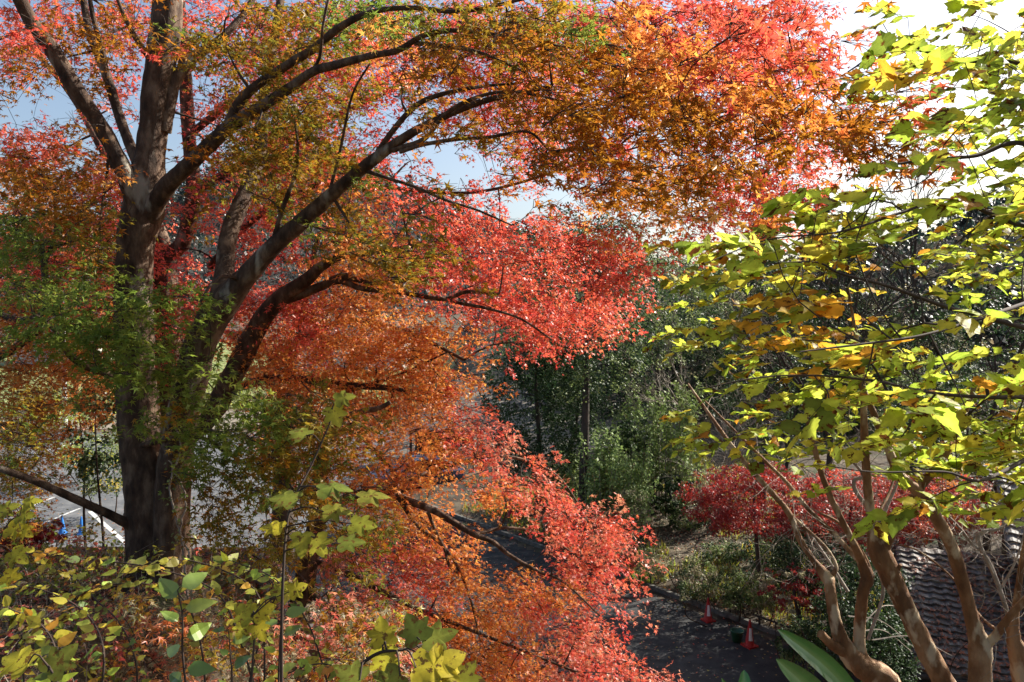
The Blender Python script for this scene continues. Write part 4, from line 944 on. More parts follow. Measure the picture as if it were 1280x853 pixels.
for (lab, px, d, h, r, m) in (
    ('leafless tree with a forked dark crown against the white sky', 1030, 24, 11.5, .13, M_twig),
    ('leafless grey-twigged tree behind the evergreen', 860, 30, 8.0, .10, M_pale),
    ('leafless tree among the yellow-green leaves at the right edge', 1240, 22, 10, .12, M_twig),
    ('slim leafless tree with pale twigs near the bamboo', 900, 26, 6.0, .06, M_pale),
    ('leafless brown tree half hidden behind the orange stems', 985, 27, 7.5, .10, M_wood),
    ('leafless tree on the slope right of centre, low and bushy', 1110, 40, 12, .15, M_wood),
    ('tall leafless tree farthest right above the roofs', 1190, 42, 16, .17, M_twig),
    ('leafless sapling at the foot of the hill beyond the coral maple', 590, 36, 5, .06, M_pale),
    ('leafless tree on the hill foot seen through the upper coral leaves', 540, 45, 7, .1, M_wood)):
    P = at(px, 400, d); baretree(lab, P[0], P[1], h, r, m=m)
k = 0
sides = ['left of the conifers', 'under the conifer spire', 'beneath the layered yellow-green leaves', 'far back at the right edge']
for (lab, px, d, py, rx, rz, n, ky) in (
    ('dark bushy tree on the wooded slope, behind the pale-twigged sapling', 870, 42, 440, 3.4, 4.0, 12000, 'eew'), ('brown and green tree on the wooded slope under the conifer spire', 960, 44, 430, 3.6, 4.2, 11000, 'ewe'),
    ('dim tree on the wooded slope behind the forked leafless tree', 1045, 40, 440, 3.4, 3.8, 11000, 'eee'), ('dark round tree on the slope seen between the yellow-green layers', 1130, 42, 450, 3.8, 4.0, 11000, 'eew'),
    ('dark tree on the slope above the farther tiled roof', 1220, 40, 450, 4.0, 4.2, 11000, 'eee'), ('shadowy low tree behind the crimson maple', 1000, 38, 500, 3.6, 2.8, 12000, 'eee'), ('shadowy low tree left of the farther tiled roof', 1110, 38, 510, 3.4, 2.8, 11000, 'eee'),
    ('dark tree on the slope behind the tall evergreen trunk', 740, 44, 440, 4.0, 4.5, 12000, 'eeb')):
    cc = at(px, py, d); blobtree('woodland_tree', lab, 'tree', 'trees of the wooded slope at the right', cc[0], cc[1], 8, .16, cc, (rx, rx, rz), n, .17, ky, rs=.36, hang=.3, matl=M_ever, gap=-.2)
def conifer(label, px, d, toppy, r=1.3, group='conifers rising behind the leafless trees'):
    P = at(px, 400, d); x, y = P[0], P[1]; z0 = float(ground_z(x, y)); top = at(px, toppy, d)[2]; h = top - z0; t = thing('conifer', label, 'tree', (x, y, z0), group)
    b = Buf(); tube(b, np.array([[x, y, z0 - .2 + h * s] for s in np.linspace(0, .98, 8)]), np.linspace(.22, .03, 8), 8); b.build('trunk', M_wood, t)
    n = 220; tt = rng.uniform(.08, .98, n); a = rng.uniform(0, 6.28, n); rad = r * (1 - tt) ** .7 * rng.uniform(.5, 1.1, n)
    cen = np.stack([x + 0 * tt, y + 0 * tt, z0 + h * tt], -1); ax = np.stack([np.cos(a), np.sin(a), 0 * a - .1], -1); cb = Buf()
    sprays(cb, TD, cen + ax * .1, ax, rad, 46, .2, ['e'] * n, tilt=.6, droop=.5, flat=.12, fanang=.5); cb.build('crown', M_ever, t)
conifer('dark conifer spire against the sky below the scarlet leaves', 952, 48, 205, 2.3)
conifer('second conifer beside the forked leafless tree', 1025, 52, 235, 2.6)
conifer('shorter conifer right of the forked leafless tree', 1060, 50, 275, 2.2)
# tall shade trees farther to the right (they darken the road)
for (lab, x, y, zc, r, rz, n, k) in (('big dark evergreen behind the tiled houses', 14.5, 26, 3.0, 2.4, 2.2, 14000, 'eeb'),
    ('dark evergreen beyond the crimson maples', 9.0, 27.5, 4.0, 2.0, 2.2, 7000, 'eee'), ('dark evergreen at the far right behind the roofs', 20, 25, 5.5, 3.2, 4.0, 8000, 'eeb')):
    blobtree('evergreen_tree', lab, 'tree', gE, x, y, 8, .18, (x, y, zc + float(ground_z(x, y))), (r, r, rz), n, .13, k, rs=.38, matl=M_ever, gap=-.2)

# ================================================================ CONES, CAR, SHELTER, POLES, FENCE
def plastic(name, c, r=.4):
    return noisemat(name, [tuple(v * .75 for v in c), c], scale=14, bump=.08, rough=r, spec=.5, pos=(.3, .5))
M_red = plastic('red_plastic', (.40, .018, .015), .55); M_blue = plastic('blue_plastic', (.02, .16, .48)); M_white = plastic('white_film', (.75, .75, .72)); M_greenp = plastic('green_plastic', (.02, .09, .045), .6); M_black = plastic('black_rubber', (.02, .02, .02), .7)
def lathe(b, prof, c, k=24):
    P = [(r_, z) for r_, z in prof]; V = []; a = np.linspace(0, 2 * math.pi, k, endpoint=False)
    for r_, z in P: V += [(c[0] + r_ * math.cos(t), c[1] + r_ * math.sin(t), c[2] + z) for t in a]
    i = np.arange(len(P) - 1)[:, None]; j = np.arange(k)[None]; b.add(np.array(V), np.stack([i * k + j, i * k + (j + 1) % k, (i + 1) * k + (j + 1) % k, (i + 1) * k + j], -1).reshape(-1, 4))
def cone(label, P, h, m, group, band=True):
    z0 = float(ground_z(P[0], P[1])) + .012; t = thing('traffic_cone', label, 'traffic cone', (P[0], P[1], z0), group); c = (P[0], P[1], z0)
    b = Buf(); k = h / .7; lathe(b, [(.135 * k, .03), (.125 * k, .05), (.028 * k, .66 * k), (.03 * k, .69 * k), (.022 * k, .7 * k), (.001, .7 * k)], c); b.build('body', m, t, smooth=True)
    b = Buf(); s = .165 * k; box(b, (-s, -s, 0), (s, s, .035), M=np.array([[.9, -.43, 0, c[0]], [.43, .9, 0, c[1]], [0, 0, 1, c[2]], [0, 0, 0, 1]])); b.build('base', m, t)
    if band:
        b = Buf(); V = []
        for jz, z in enumerate((.18 * k, .50 * k)):
            rr = .135 * k + (.028 - .135) * k * (z - .03) / (.63 * k) + .004
            for a in np.linspace(-2.1, -1.15, 8): V.append((c[0] + rr * math.cos(a), c[1] + rr * math.sin(a), c[2] + z))
        b.add(np.array(V), [[q, q + 1, q + 9, q + 8] for q in range(7)]); lb_ = b.build('label_panel', M_white, t, smooth=True)
        b = Buf()
        for z in (.24, .30, .36, .42):
            z *= k; rr = .135 * k + (.028 - .135) * k * (z - .03) / (.63 * k) + .008
            aa = (-1.78, -1.48); V = []
            for zz in (z - .02 * k, z + .02 * k): V += [(c[0] + rr * math.cos(a), c[1] + rr * math.sin(a), c[2] + zz) for a in aa]
            b.add(np.array(V), [[0, 1, 3, 2]])
        b.build('lettering', M_red, lb_)
gR = 'red traffic cones along the garden kerb'
cone('red traffic cone with a white panel, nearest the bottom right, beside a green bucket', gpt(937, 808), .64, M_red, gR)
cone('red traffic cone with a white panel, farther up the garden kerb', gpt(885, 777), .6, M_red, gR)
cone('small red cone far off behind the coral cascade', gpt(638, 655), .7, M_red, gR, False)
gB = 'blue traffic cones in the car park'
cone('bright blue traffic cone in the car park, the left one of the pair', gpt(78, 668), .68, M_blue, gB, False)
cone('blue traffic cone in the car park nearer the maple trunk', gpt(102, 668), .64, M_blue, gB, False)
P = gpt(921, 803); b = Buf(); lathe(b, [(.001, .02), (.11, .02), (.15, .26), (.165, .27), (.165, .29), (.14, .28), (.12, .1), (.001, .08)], (P[0], P[1], .01)); o = b.build('bucket', M_greenp, loc=(P[0], P[1], .01), smooth=True); tag(o, 'small green bucket on the road behind the nearest red cone', 'bucket')
# low pipe rail along the kerb right of the cones
t = thing('pipe_rail', 'low dark pipe rail running along the garden kerb right of the cone', 'rail', (*gpt(945, 790)[:2], 0))
A = np.array([KX + KDX * 5.6, KY + KDY * 5.6]); Bp = np.array([KX + KDX * 9.5, KY + KDY * 9.5]); b = Buf(); tube(b, np.array([[*(A + (Bp - A) * s), .32] for s in np.linspace(0, 1, 6)]), .025, 8); b.build('rail_bar', M_wood, t)
for s in (.05, .5, .95):
    b = Buf(); q = A + (Bp - A) * s; tube(b, np.array([[q[0], q[1], -.1], [q[0], q[1], .33]]), .025, 8); b.build('post', M_wood, t)

M_carpaint = noisemat('dark_blue_car_paint', [(.012, .022, .05), (.02, .035, .08)], scale=2, bump=0, rough=.18, spec=.7); M_chrome = noisemat('bright_metal', [(.5, .5, .5), (.7, .7, .7)], scale=3, bump=0, rough=.25, metal=1)
def car(label, x, y, yaw, m, z=0):
    t = thing('parked_car', label, 'car', (x, y, z), 'parked cars'); ca, sa = math.cos(yaw), math.sin(yaw); M = np.array([[ca, -sa, 0, x], [sa, ca, 0, y], [0, 0, 1, z], [0, 0, 0, 1]])
    def sect(b, rows, m_=0):
        V = []; k = len(rows[0])
        for r_ in rows: V += r_
        V = np.array(V, float) @ M[:3, :3].T + M[:3, 3]; n = len(rows); b.add(V, [[i * k + j, i * k + (j + 1) % k, (i + 1) * k + (j + 1) % k, (i + 1) * k + j] for i in range(n - 1) for j in range(k)]); b.add(V[:k][::-1], [list(range(k))]); b.add(V[-k:], [list(range(k))])
    def ring(X, w_, z0, z1, rnd=.1): return [(X, -w_ + rnd, z0), (X, w_ - rnd, z0), (X, w_, z0 + rnd), (X, w_ + .02, (z0 + z1) / 2), (X, w_, z1 - rnd), (X, w_ - rnd, z1), (X, -w_ + rnd, z1), (X, -w_, z1 - rnd), (X, -w_ - .02, (z0 + z1) / 2), (X, -w_, z0 + rnd)]
    b = Buf(); sect(b, [ring(-2.1, .62, .35, .70, .08), ring(-2.0, .76, .25, .86), ring(-1.3, .84, .2, .93), ring(-.6, .85, .2, .95), ring(.6, .85, .2, .97), ring(1.5, .84, .2, .98), ring(2.0, .78, .26, .95), ring(2.12, .65, .38, .8, .08)]); body = b.build('body', m, t, smooth=False)
    b = Buf(); sect(b, [ring(-1.0, .74, .93, .96, .01), ring(-.35, .66, .9, 1.36, .06), ring(.2, .65, .9, 1.44, .07), ring(1.2, .63, .9, 1.40, .07), ring(1.9, .66, .93, 1.0, .02)]); cab = b.build('cabin', M_glass, t)
    b = Buf(); sect(b, [ring(-.30, .64, 1.38, 1.43, .02), ring(.2, .64, 1.42, 1.48, .02), ring(1.15, .62, 1.39, 1.44, .02)]); b.build('roof_panel', m, t)
    for sx in (-1.3, 1.35):
        for sy in (-.82, .82):
            a = np.linspace(0, 2 * math.pi, 20, endpoint=False); b = Buf(); V = []
            for yy, rr in ((-.09, .24), (-.10, .30), (.10, .30), (.09, .24)): V += [(sx + rr * math.cos(q), sy + yy, .31 + rr * math.sin(q)) for q in a]
            V = np.array(V) @ M[:3, :3].T + M[:3, 3]; b.add(V, [[i * 20 + j, i * 20 + (j + 1) % 20, (i + 1) * 20 + (j + 1) % 20, (i + 1) * 20 + j] for i in range(3) for j in range(20)]); wh = b.build('wheel', M_black, t)
            b = Buf(); V = [(sx, sy + (.095 if sy > 0 else -.095), .31)] + [(sx + (.22 if q % 2 else .17) * math.cos(q * math.pi / 10), sy + (.085 if sy > 0 else -.085), .31 + (.22 if q % 2 else .17) * math.sin(q * math.pi / 10)) for q in range(20)]; V = np.array(V) @ M[:3, :3].T + M[:3, 3]; b.add(V, [[0, q + 1, (q + 1) % 20 + 1] for q in range(20)]); b.build('rim', M_chrome, wh)
    for sy in (-.6, .6):
        b = Buf(); box(b, (-2.13, sy - .16, .58), (-1.98, sy + .16, .72), M=M); b.build('headlight', M_white, t)
P = gpt(520, 612); car('dark blue car parked far off behind the orange maple branches', P[0], P[1], R(25), M_carpaint)
# shelter
P = gpt(548, 592); x, y = P[0] + .3, P[1] + 2; t = thing('shelter', 'small dark open shelter with a flat grey roof beyond the parked cars', 'shelter', (x, y, 0)); b = Buf()
box(b, (x - 2.0, y - 1.3, 2.0), (x + 2.0, y + 1.3, 2.12)); b.build('roof', M_tile, t)
for sx in (-1.8, 1.8):
    for sy in (-1.1, 1.1): b = Buf(); box(b, (x + sx - .06, y + sy - .06, 0), (x + sx + .06, y + sy + .06, 1.99)); b.build('post', M_wood, t)
b = Buf(); box(b, (x - 1.73, y + 1.07, .1), (x + 1.73, y + 1.12, 1.98)); b.build('back_wall', M_wall, t)
# pale railing
P0, P1 = gpt(368, 520), gpt(480, 522); t = thing('railing', 'pale railing at the far side of the car park, behind the dark mid-distance trunk', 'railing', tuple(P0)); b = Buf()
for s in np.linspace(0, 1, 40):
    q = P0 * (1 - s) + P1 * s; zq = float(ground_z(q[0], q[1])); tube(b, np.array([[q[0], q[1], zq], [q[0], q[1], zq + 1.0]]), .03, 5)
b.build('baluster', M_white, t)['kind'] = 'stuff'
b = Buf(); tube(b, np.array([[*(P0 * (1 - s) + P1 * s)[:2], 1.05 + float(ground_z(*(P0 * (1 - s) + P1 * s)[:2]))] for s in np.linspace(0, 1, 12)]), .05, 6); b.build('handrail', M_white, t)
def pole(label, px, py, d, h, r, m, lean=0, name='utility_pole', cat='pole', arms=True):
    P = at(px, py, d); x, y = P[0], P[1]; z0 = float(ground_z(x, y)); t = thing(name, label, cat, (x, y, z0)); b = Buf(); tube(b, np.array([[x + lean * s, y, z0 - .1 + h * s] for s in np.linspace(0, 1, 5)]), np.linspace(r, r * .75, 5), 12); b.build('shaft', m, t, smooth=True)
    if arms:
        for z in (.92, .84): b = Buf(); box(b, (x + lean * z - .9, y - .05, z0 + h * z - .05), (x + lean * z + .9, y + .05, z0 + h * z + .05)); b.build('crossarm', m, t)
pole('pale utility pole beyond the car park seen through the golden leaves', 80, 460, 52, 9, .18, M_white)
pole('thin dark leaning pole on the grass verge beyond the car park', 92, 500, 60, 6.5, .12, M_wood, .6, 'leaning_pole', 'pole', False)
pole('white lamp post behind the orange foliage near the railing', 478, 540, 40, 3.8, .06, M_white, 0, 'lamp_post', 'lamp post', False)
pole('short yellow marker post beyond the car park', 116, 520, 52, 1.0, .06, plastic('yellow_plastic', (.7, .5, .05)), 0, 'marker_post', 'post', False)
def farhouse(lab, px, d, w_, h, dep, roofc):
    P = at(px, 450, d); x, y = P[0], P[1]; z0 = float(ground_z(x, y)); t = thing('white_house', lab, 'house', (x, y, z0), 'distant white houses'); b = Buf(); box(b, (x - w_ / 2, y, z0 - .5), (x + w_ / 2, y + dep, z0 + h)); b.add(np.array([[x - w_ / 2, y + dep / 2 - dep / 2, z0 + h], [x - w_ / 2, y + dep, z0 + h], [x - w_ / 2, y + dep / 2, z0 + h + 1.3], [x + w_ / 2, y, z0 + h], [x + w_ / 2, y + dep, z0 + h], [x + w_ / 2, y + dep / 2, z0 + h + 1.3]]), [[0, 2, 1], [3, 4, 5]]); b.build('wall', M_plast, t)
    b = Buf(); o = .4
    for sy in (-1, 1):
        yy = y + dep / 2 + sy * (dep / 2 + o); zz = z0 + h - .35; V = [[x - w_ / 2 - o, yy, zz], [x + w_ / 2 + o, yy, zz], [x + w_ / 2 + o, y + dep / 2, z0 + h + 1.4], [x - w_ / 2 - o, y + dep / 2, z0 + h + 1.4]]; V += [[a, b_, c + .12] for a, b_, c in V]; b.add(np.array(V), [[0, 3, 2, 1], [4, 5, 6, 7], [0, 1, 5, 4], [1, 2, 6, 5], [3, 0, 4, 7]])
    b.build('roof', roofc, t)
    for wx in (-w_ * .28, w_ * .05, w_ * .3):
        b = Buf(); box(b, (x + wx - .5, y - .05, z0 + h * .4), (x + wx + .5, y - .01, z0 + h * .75)); b.build('window', M_glass, t)
farhouse('white house across the far field, behind the golden maple', 62, 95, 9, 4.5, 7, M_tile)
farhouse('long white house beyond the railing, seen through orange leaves', 440, 90, 12, 4.2, 7, M_tile)

# hedge / bushes at the far side of the car park and by the trunk
for (lab, px, py, d, rx, rz, n, lm, k) in (
    ('sunlit green hedge bush at the back of the car park', 95, 512, 50, 2.6, 1.0, 3000, .16, 'bl'),
    ('second green hedge bush at the back of the car park, left of the poles', 20, 515, 51, 2.6, 1.2, 3000, .16, 'bb'),
    ('light green bush on the car park island behind the maple trunk', 112, 562, 36, 1.6, .8, 3600, .11, 'blb'),
    ('dark leafy bush just left of the maple trunk', 128, 540, 12.5, .55, 1.0, 2600, .085, 'eeb'),
    ('green bush on the car park island nearest the trunk', 140, 590, 30, 1.3, .9, 3600, .10, 'bye')):
    cc = at(px, py, d); blobtree('bush', lab, 'bush', 'bushes round the car park', cc[0], cc[1], 1.5, .03, cc, (rx, rx, rz), n, lm, k, per=26, rs=.5, stems=3, tm=M_twig)

# ================================================================ FOREGROUND PLANTS
gF = 'plants at the photographer\'s feet'
def stem_plant(label, pts, leafs, T, m, size, keys, d_, name='young_shrub', r=.004, cat='plant', tilt=.35, two=True, facing=-.5, sub=0):
    """pts: pixel path of the stem (px,py,d); leafs: how many along it"""
    A = smooth([(p[0], p[1], p[2]) for p in pts], 8); P = at(A[:, 0], A[:, 1], A[:, 2]); g = float(ground_z(P[0][0], P[0][1])); root = P[0].copy(); root[2] = min(g, P[0][2])
    if root[2] < P[0][2] - .02: P = np.vstack([root[None] + np.array([[0.03, .0, -.05]]), (root * .5 + P[0] * .5)[None], P])
    t = thing(name, label, cat, tuple(root), gF); b = Buf(); tube(b, P, np.linspace(r, r * .35, len(P)), 6); cb = Buf(); n = leafs; L0 = 2 if len(P) > len(A) else 0; Q = P[L0:]
    tt = np.linspace(.12, 1, n) * (len(Q) - 1); base = np.stack([np.interp(tt, np.arange(len(Q)), Q[:, k]) for k in range(3)], -1); dr = norm(np.stack([np.interp(tt, np.arange(len(Q)), np.gradient(Q[:, k])) for k in range(3)], -1))
    side = np.where(np.arange(n) % 2, 1., -1.)[:, None]; lat = norm(np.cross(dr, np.array([0, .5, 1.]) + 0 * dr)); tip = dr * .55 + lat * side + rng.normal(0, .25, (n, 3)); tip[:, 2] -= .15
    pet = base + norm(tip) * size * .22
    for q in range(n): tube(b, np.array([base[q], (base[q] + pet[q]) / 2 + np.array([0, 0, .003]), pet[q]]), [.0015, .0012, .001], 3, cap=False)
    nr = np.array([0.1, facing, 1.]) + rng.normal(0, tilt, (n, 3)); put_leaves(cb, T, pet, nr, tip, size * rng.uniform(.6, 1.15, n), colours(random.choice(keys) if len(keys) == 1 else keys[0], n, .12) if len(set(keys)) == 1 else np.vstack([colours(random.choice(keys), 1, .15) for _ in range(n)]))
    b.build('stem', M_twig, t, smooth=True); cb.build('foliage', m, t); return t
k = 0
words_ = ['arching left', 'nearly upright', 'arching right', 'low and spreading', 'tangled with its neighbour', 'with curled leaves', 'with pale leaves', 'reaching across the trunk foot']
FG = [  # stem paths of the yellow-green shrub that crosses the bottom left
 ([(330, 900, 2.3), (300, 800, 2.3), (270, 740, 2.35), (200, 712, 2.4), (120, 700, 2.5), (40, 690, 2.6)], 20, 'yellow-green shrub shoot arching left below the dark trunk'),
 ([(330, 900, 2.5), (330, 800, 2.5), (320, 740, 2.5), (270, 710, 2.5), (215, 700, 2.5), (150, 715, 2.6)], 18, 'yellow-green shrub shoot crossing in front of the trunk foot'),
 ([(120, 900, 2.2), (130, 820, 2.2), (110, 770, 2.3), (60, 740, 2.4), (0, 730, 2.5)], 16, 'yellowing shoot reaching the left edge above the litter'),
 ([(60, 900, 1.9), (70, 820, 1.9), (50, 780, 2), (10, 760, 2)], 12, 'yellowing shoot low at the left edge'),
 ([(260, 900, 2.6), (250, 800, 2.6), (225, 745, 2.6), (180, 730, 2.6), (120, 735, 2.6), (70, 760, 2.6)], 18, 'olive shoot drooping left over the leaf litter'),
 ([(420, 900, 2.7), (400, 820, 2.7), (380, 770, 2.7), (345, 725, 2.7), (300, 705, 2.7), (280, 700, 2.7)], 15, 'yellow-green shoot right of the trunk foot'),
 ([(170, 900, 3.0), (170, 830, 3), (150, 780, 3), (120, 750, 3.1), (90, 720, 3.2), (50, 705, 3.2)], 16, 'small-leaved yellow shoot behind the others at the left'),
 ([(20, 900, 2.6), (30, 850, 2.6), (20, 810, 2.6), (40, 790, 2.6), (90, 770, 2.6)], 12, 'olive shoot in the bottom left corner'),
 ([(300, 900, 2.8), (330, 780, 2.8), (345, 740, 2.8), (320, 715, 2.9), (260, 720, 2.9), (200, 745, 2.9)], 14, 'shoot with small yellow leaves bending back to the left'),
 ([(450, 900, 2.4), (440, 850, 2.4), (400, 830, 2.4), (340, 850, 2.4)], 9, 'short olive shoot low in front of the pink leaves'),
]
for pts, n, lab in FG: stem_plant(lab, pts, int(n * 2.5), TO, M_shrub, .048, 'yulgmvy', 2.5)
for pts, n, lab in (
 ([(240, 900, 1.9), (232, 853, 1.9), (228, 810, 1.9), (228, 770, 1.9), (222, 738, 1.9)], 9, 'upright stem with large glossy green oval leaves, left of centre at the bottom'),
 ([(285, 900, 2.1), (290, 853, 2.1), (288, 820, 2.1), (286, 790, 2.1)], 6, 'short stem of green oval leaves next to the tall glossy one'),
 ([(345, 900, 2.0), (348, 853, 2.0), (350, 800, 2.0), (352, 770, 2.0)], 7, 'thin stem with narrow green leaves under the hanging yellow leaves')):
    stem_plant(lab, pts, n, TO, M_green, .068 if 'large' in lab else .05, 'g', 2, tilt=.4, facing=-.8)
# big lobed yellow leaves on tall thin stems
def biglobed(label, path, leaves, key='y', r=.004):
    A = smooth(path, 8); P = at(A[:, 0], A[:, 1], A[:, 2]); g = float(ground_z(P[0][0], P[0][1])); root = np.array([P[0][0], P[0][1], min(g, P[0][2])]); t = thing('lobed_plant', label, 'plant', tuple(root), gF)
    if root[2] < P[0][2] - .02: P = np.vstack([root[None] - [[0, 0, .05]], P])
    b = Buf(); tube(b, P, np.linspace(r, r * .4, len(P)), 6); cb = Buf()
    for (px, py, d, s, ang, face, key_) in leaves:
        c = at(px, py, d); j = np.argmin(np.sum((P - c) ** 2, 1)); tube(b, smooth([P[j], (P[j] + c) / 2 + [0, 0, .01], c], 4), np.linspace(.0018, .0012, 9), 4)
        tip = np.array([[math.cos(R(ang)), .25, math.sin(R(ang))]]); put_leaves(cb, TL, c[None], np.array([face], float), tip, np.array([s * .72]), colours(key_, 1, .1), VL)
    b.build('stem', M_twig, t, smooth=True); cb.build('foliage', M_lobed, t, smooth=True)
Y = 'v'
biglobed('tall thin stem carrying big lobed yellow leaves above the pink maple leaves', [(352, 900, 1.5), (352, 800, 1.5), (354, 720, 1.5), (362, 640, 1.55), (390, 580, 1.6), (412, 530, 1.6)], [
 (415, 510, 1.6, .055, -75, (.2, -1, .5), Y), (420, 500, 1.6, .05, 15, (0, -.8, .8), Y), (382, 545, 1.6, .06, 140, (0, -.5, 1), 'u'), (400, 612, 1.5, .075, 5, (0, -.35, 1), 'u'), (370, 625, 1.5, .07, 185, (0, -.4, 1), 'u'),
 (405, 640, 1.5, .065, -20, (0, -.4, 1), 'u'), (378, 668, 1.5, .055, -95, (.2, -1, .3), Y), (395, 672, 1.5, .055, -60, (-.2, -.8, .5), 'v'), (425, 680, 1.5, .06, -10, (0, -.4, 1), 'u'), (352, 660, 1.5, .055, 200, (0, -.4, 1), Y),
 (450, 622, 1.5, .07, 5, (0, -.3, 1), 'u'), (440, 655, 1.5, .06, -35, (0, -.6, 1), Y)])
biglobed('cluster of crumpled yellow lobed leaves at the bottom left of centre', [(310, 900, 1.9), (315, 840, 1.9), (318, 790, 1.9), (316, 770, 1.9)], [
 (314, 772, 1.9, .07, 150, (0, -1, .6), Y), (318, 768, 1.9, .065, 20, (0, -1, .6), Y), (320, 780, 1.9, .06, -60, (0, -1, .4), Y), (305, 780, 1.9, .05, -110, (0, -1, .3), 'v'), (345, 745, 1.9, .05, 60, (0, -1, .6), Y), (362, 740, 1.9, .055, 20, (.3, -1, .4), 'v')])
biglobed('large yellow lobed leaves at the bottom edge, left of the coral branch', [(380, 900, 1.25), (430, 850, 1.25), (470, 818, 1.25), (505, 812, 1.25), (550, 800, 1.3)], [
 (480, 806, 1.25, .055, 100, (.2, -1, .5), Y), (478, 812, 1.25, .06, -70, (-.3, -1, .4), Y), (525, 800, 1.25, .06, 120, (0, -.9, .7), 'u'), (530, 800, 1.28, .07, 5, (0, -.5, 1), 'u'),
 (520, 835, 1.2, .085, -15, (0, -.7, 1), Y), (535, 840, 1.2, .08, 30, (0, -.8, .9), 'v'), (500, 845, 1.2, .07, -120, (0, -.8, .9), 'u'), (450, 850, 1.2, .06, 150, (0, -.6, 1), 'u'), (560, 850, 1.2, .08, -30, (0, -.8, .8), Y)])
biglobed('brown-edged yellow lobed leaves low at the left edge', [(80, 900, 1.5), (70, 850, 1.5), (50, 820, 1.5)], [
 (60, 840, 1.5, .08, 60, (0, -.8, .8), 'u'), (35, 830, 1.5, .08, 170, (0, -.6, 1), Y)])
biglobed('yellow lobed leaves hanging before the car park at the left', [(-30, 900, 2.4), (-20, 760, 2.4), (-5, 690, 2.4), (10, 655, 2.4), (25, 645, 2.4)], [
 (22, 645, 2.4, .065, -10, (0, -.8, .8), Y), (26, 662, 2.4, .055, -40, (0, -.9, .6), Y), (30, 630, 2.4, .06, 20, (0, -.7, .8), Y), (10, 660, 2.4, .08, -20, (0, -.8, .8), Y), (15, 690, 2.4, .08, -50, (0, -.8, .8), 'v'), (0, 640, 2.4, .07, 30, (0, -.8, .8), Y), (5, 720, 2.4, .07, -20, (0, -.8, .8), 'v')])
# banana-like plant bottom right
gx_, gy_, _ = at(1020, 900, 3.2); z0 = float(ground_z(gx_, gy_)); t = thing('banana_plant', 'glossy green strap-leaved plant at the bottom edge, left of the orange trunks', 'plant', (gx_, gy_, z0)); b = Buf()
tube(b, np.array([[gx_, gy_, z0 - .1], [gx_ + .02, gy_, z0 + .4], list(at(1030, 930, 3.2))]), [.06, .05, .04], 12); b.build('stem', M_green, t, smooth=True)
for (p0, pm, p1, wd, rot) in (((1075, 880, 3.2), (1030, 832, 3.15), (972, 787, 3.1), .044, .5), ((1050, 900, 3.2), (1010, 860, 3.1), (970, 824, 3.0), .05, .5), ((935, 905, 3.0), (930, 870, 3.05), (930, 838, 3.1), .035, .2), ((1030, 930, 3.2), (1120, 880, 3.3), (1230, 900, 3.4), .05, .4), ((915, 880, 2.9), (908, 862, 2.9), (902, 848, 2.9), .012, .2)):
    C_ = smooth([at(*p0), at(*pm), at(*p1)], 9); n = len(C_); T_ = norm(np.gradient(C_, axis=0)); s1 = norm(np.cross(T_, np.array([.1, -1, .35]))); up = np.cross(s1, T_); tt = np.linspace(0, 1, n); ww = wd * np.sin(math.pi * np.clip(tt * .86 + .13, 0, 1)) ** .6; ww[-1] = .002; b = Buf(); V = []
    for q in range(n): V += [C_[q] - s1[q] * ww[q] + up[q] * ww[q] * .5 * (1 + .1 * math.sin(q * 2.3)), C_[q] - s1[q] * ww[q] * .5 + up[q] * ww[q] * .18, C_[q], C_[q] + s1[q] * ww[q] * .5 + up[q] * ww[q] * .18, C_[q] + s1[q] * ww[q] + up[q] * ww[q] * .5 * (1 + .1 * math.cos(q * 1.9))]
    b.add(np.array(V), [[q * 5 + j, q * 5 + j + 1, (q + 1) * 5 + j + 1, (q + 1) * 5 + j] for q in range(n - 1) for j in range(4)], c=np.tile(np.array([[.05, .17, .035], [.07, .22, .045], [.20, .36, .12], [.07, .24, .05], [.05, .17, .035]]), (n, 1))); b.build('leaf', M_green, t, smooth=False)

# ================================================================ GROUND COVER
def scatter(n, x0, x1, y0, y1, cond=None):
    x = rng.uniform(x0, x1, n); y = rng.uniform(y0, y1, n)
    if cond is not None: q = cond(x, y); x, y = x[q], y[q]
    return x, y
def litter(n, area, cond, sizes, keys, T, lift=.02, tilt=.3, nm='fallen_leaves'):
    x, y = scatter(n, *area, cond); n = len(x); P = np.stack([x, y, ground_z(x, y) + lift + rng.uniform(0, .02, n)], -1); b = Buf()
    kk = np.array(list(keys))[rng.integers(0, len(keys), n)]; col = np.empty((n, 3))
    for k in set(keys): q = kk == k; col[q] = colours(k, int(q.sum()), .2) * .8 + .03
    put_leaves(b, T, P, np.array([0, 0, 1.]) + rng.normal(0, tilt, (n, 3)), rng.normal(0, 1, (n, 3)) * [1, 1, .2], rng.uniform(*sizes, n), col); return tag(b.build(nm, M_litter), kind='stuff')
litter(60000, (-8, 2.5, 1.5, 14), lambda x, y: wob(np.stack([x, y, 0 * x], -1), 1.2) > -.7, (.03, .062), 'pwowwpdw', T5, tilt=.5)
litter(14000, (2.5, 11, 1.5, 12), lambda x, y: wob(np.stack([x, y, 0 * x], -1), 1.2) > -.5, (.02, .045), 'wwwoap', T3, tilt=.5)
litter(10000, (-16, 12, 12, 34), lambda x, y: (kerb_q(x, y) < -.1), (.03, .055), 'ypowr', T3, .016, .15)
litter(2600, (-30, -7.5, 16, 52), None, (.04, .07), 'ywoa', T3, .02, .15)
litter(30000, (-2, 12, 16, 34), lambda x, y: (kerb_q(x, y) > .1), (.035, .075), 'wwwpaw', T3, .02, .5)
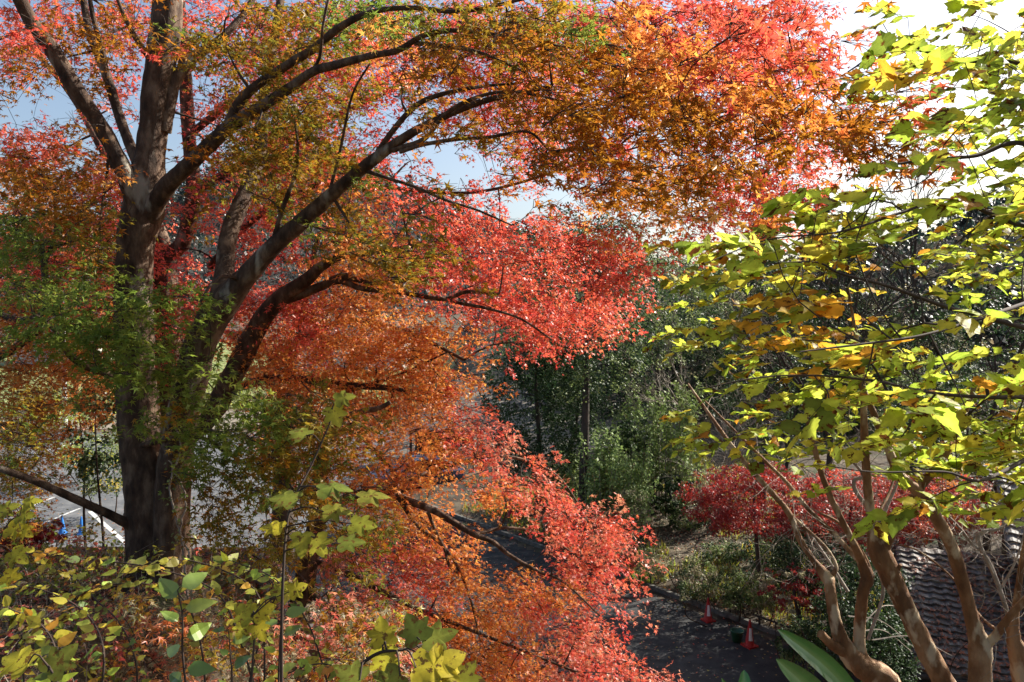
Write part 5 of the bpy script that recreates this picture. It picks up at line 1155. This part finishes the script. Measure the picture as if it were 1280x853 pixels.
def grass(n, area, cond, h, keys, nm, wd=.012, m=M_shrub):
    x, y = scatter(n, *area, cond); n = len(x); P = np.stack([x, y, ground_z(x, y)], -1); b = Buf(); kk = np.array(list(keys))[rng.integers(0, len(keys), n)]; col = np.empty((n, 3))
    for k in set(keys): q = kk == k; col[q] = colours(k, int(q.sum()), .2)
    V = np.array([[-.06, 0, 0], [.06, 0, 0], [.04, .6, .06], [-.04, .6, .06], [0, 1, .3]]); put_leaves(b, (V, np.array([[0, 1, 2], [0, 2, 3], [3, 2, 4]])), P, rng.normal(0, 1, (n, 3)) * [1, 1, .1], np.array([0, 0, 1.]) + rng.normal(0, .35, (n, 3)), rng.uniform(*h, n), col)
    return tag(b.build(nm, m), kind='stuff')
grass(26000, (-2, 11, 17, 34), lambda x, y: (kerb_q(x, y) > .3) & (wob(np.stack([x, y, 0 * x], -1), .9) > .0), (.12, .36), 'blwly', 'grass')
grass(9000, (-8, 9, 2, 13), lambda x, y: wob(np.stack([x, y, 0 * x], -1), 1.0) > .25, (.10, .26), 'bgwl', 'grass')
grass(9000, (-40, -9, 64, 90), None, (.3, .6), 'bblw', 'grass')
# young shoots with small leaves growing out of the bank litter
b = Buf(); sb = Buf(); x, y = scatter(2600, -7.5, .6, 2.0, 11, lambda x, y: wob(np.stack([x, y, 0 * x], -1), 1.1) > -.2)
for q in range(len(x)):
    z = float(ground_z(x[q], y[q])); H_ = rng.uniform(.15, .7); P = smooth([(x[q], y[q], z), (x[q] + rng.normal(0, .06), y[q] + rng.normal(0, .06), z + H_ * .6), (x[q] + rng.normal(0, .14), y[q] + rng.normal(0, .14), z + H_)], 3); tube(sb, P, np.linspace(.003, .001, len(P)), 3, cap=False)
    m_ = rng.integers(6, 16); tt = rng.uniform(.3, 1, m_) * (len(P) - 1); Q = np.stack([np.interp(tt, np.arange(len(P)), P[:, k]) for k in range(3)], -1); put_leaves(b, TOs, Q, np.array([0, -.2, 1.]) + rng.normal(0, .35, (m_, 3)), rng.normal(0, 1, (m_, 3)) * [1, 1, .3], rng.uniform(.03, .065, m_), colours(random.choice('gylmwpvu'), m_))
o = b.build('undergrowth', M_shrub); tag(o, kind='stuff'); o2 = sb.build('undergrowth', M_pale); tag(o2, kind='stuff')
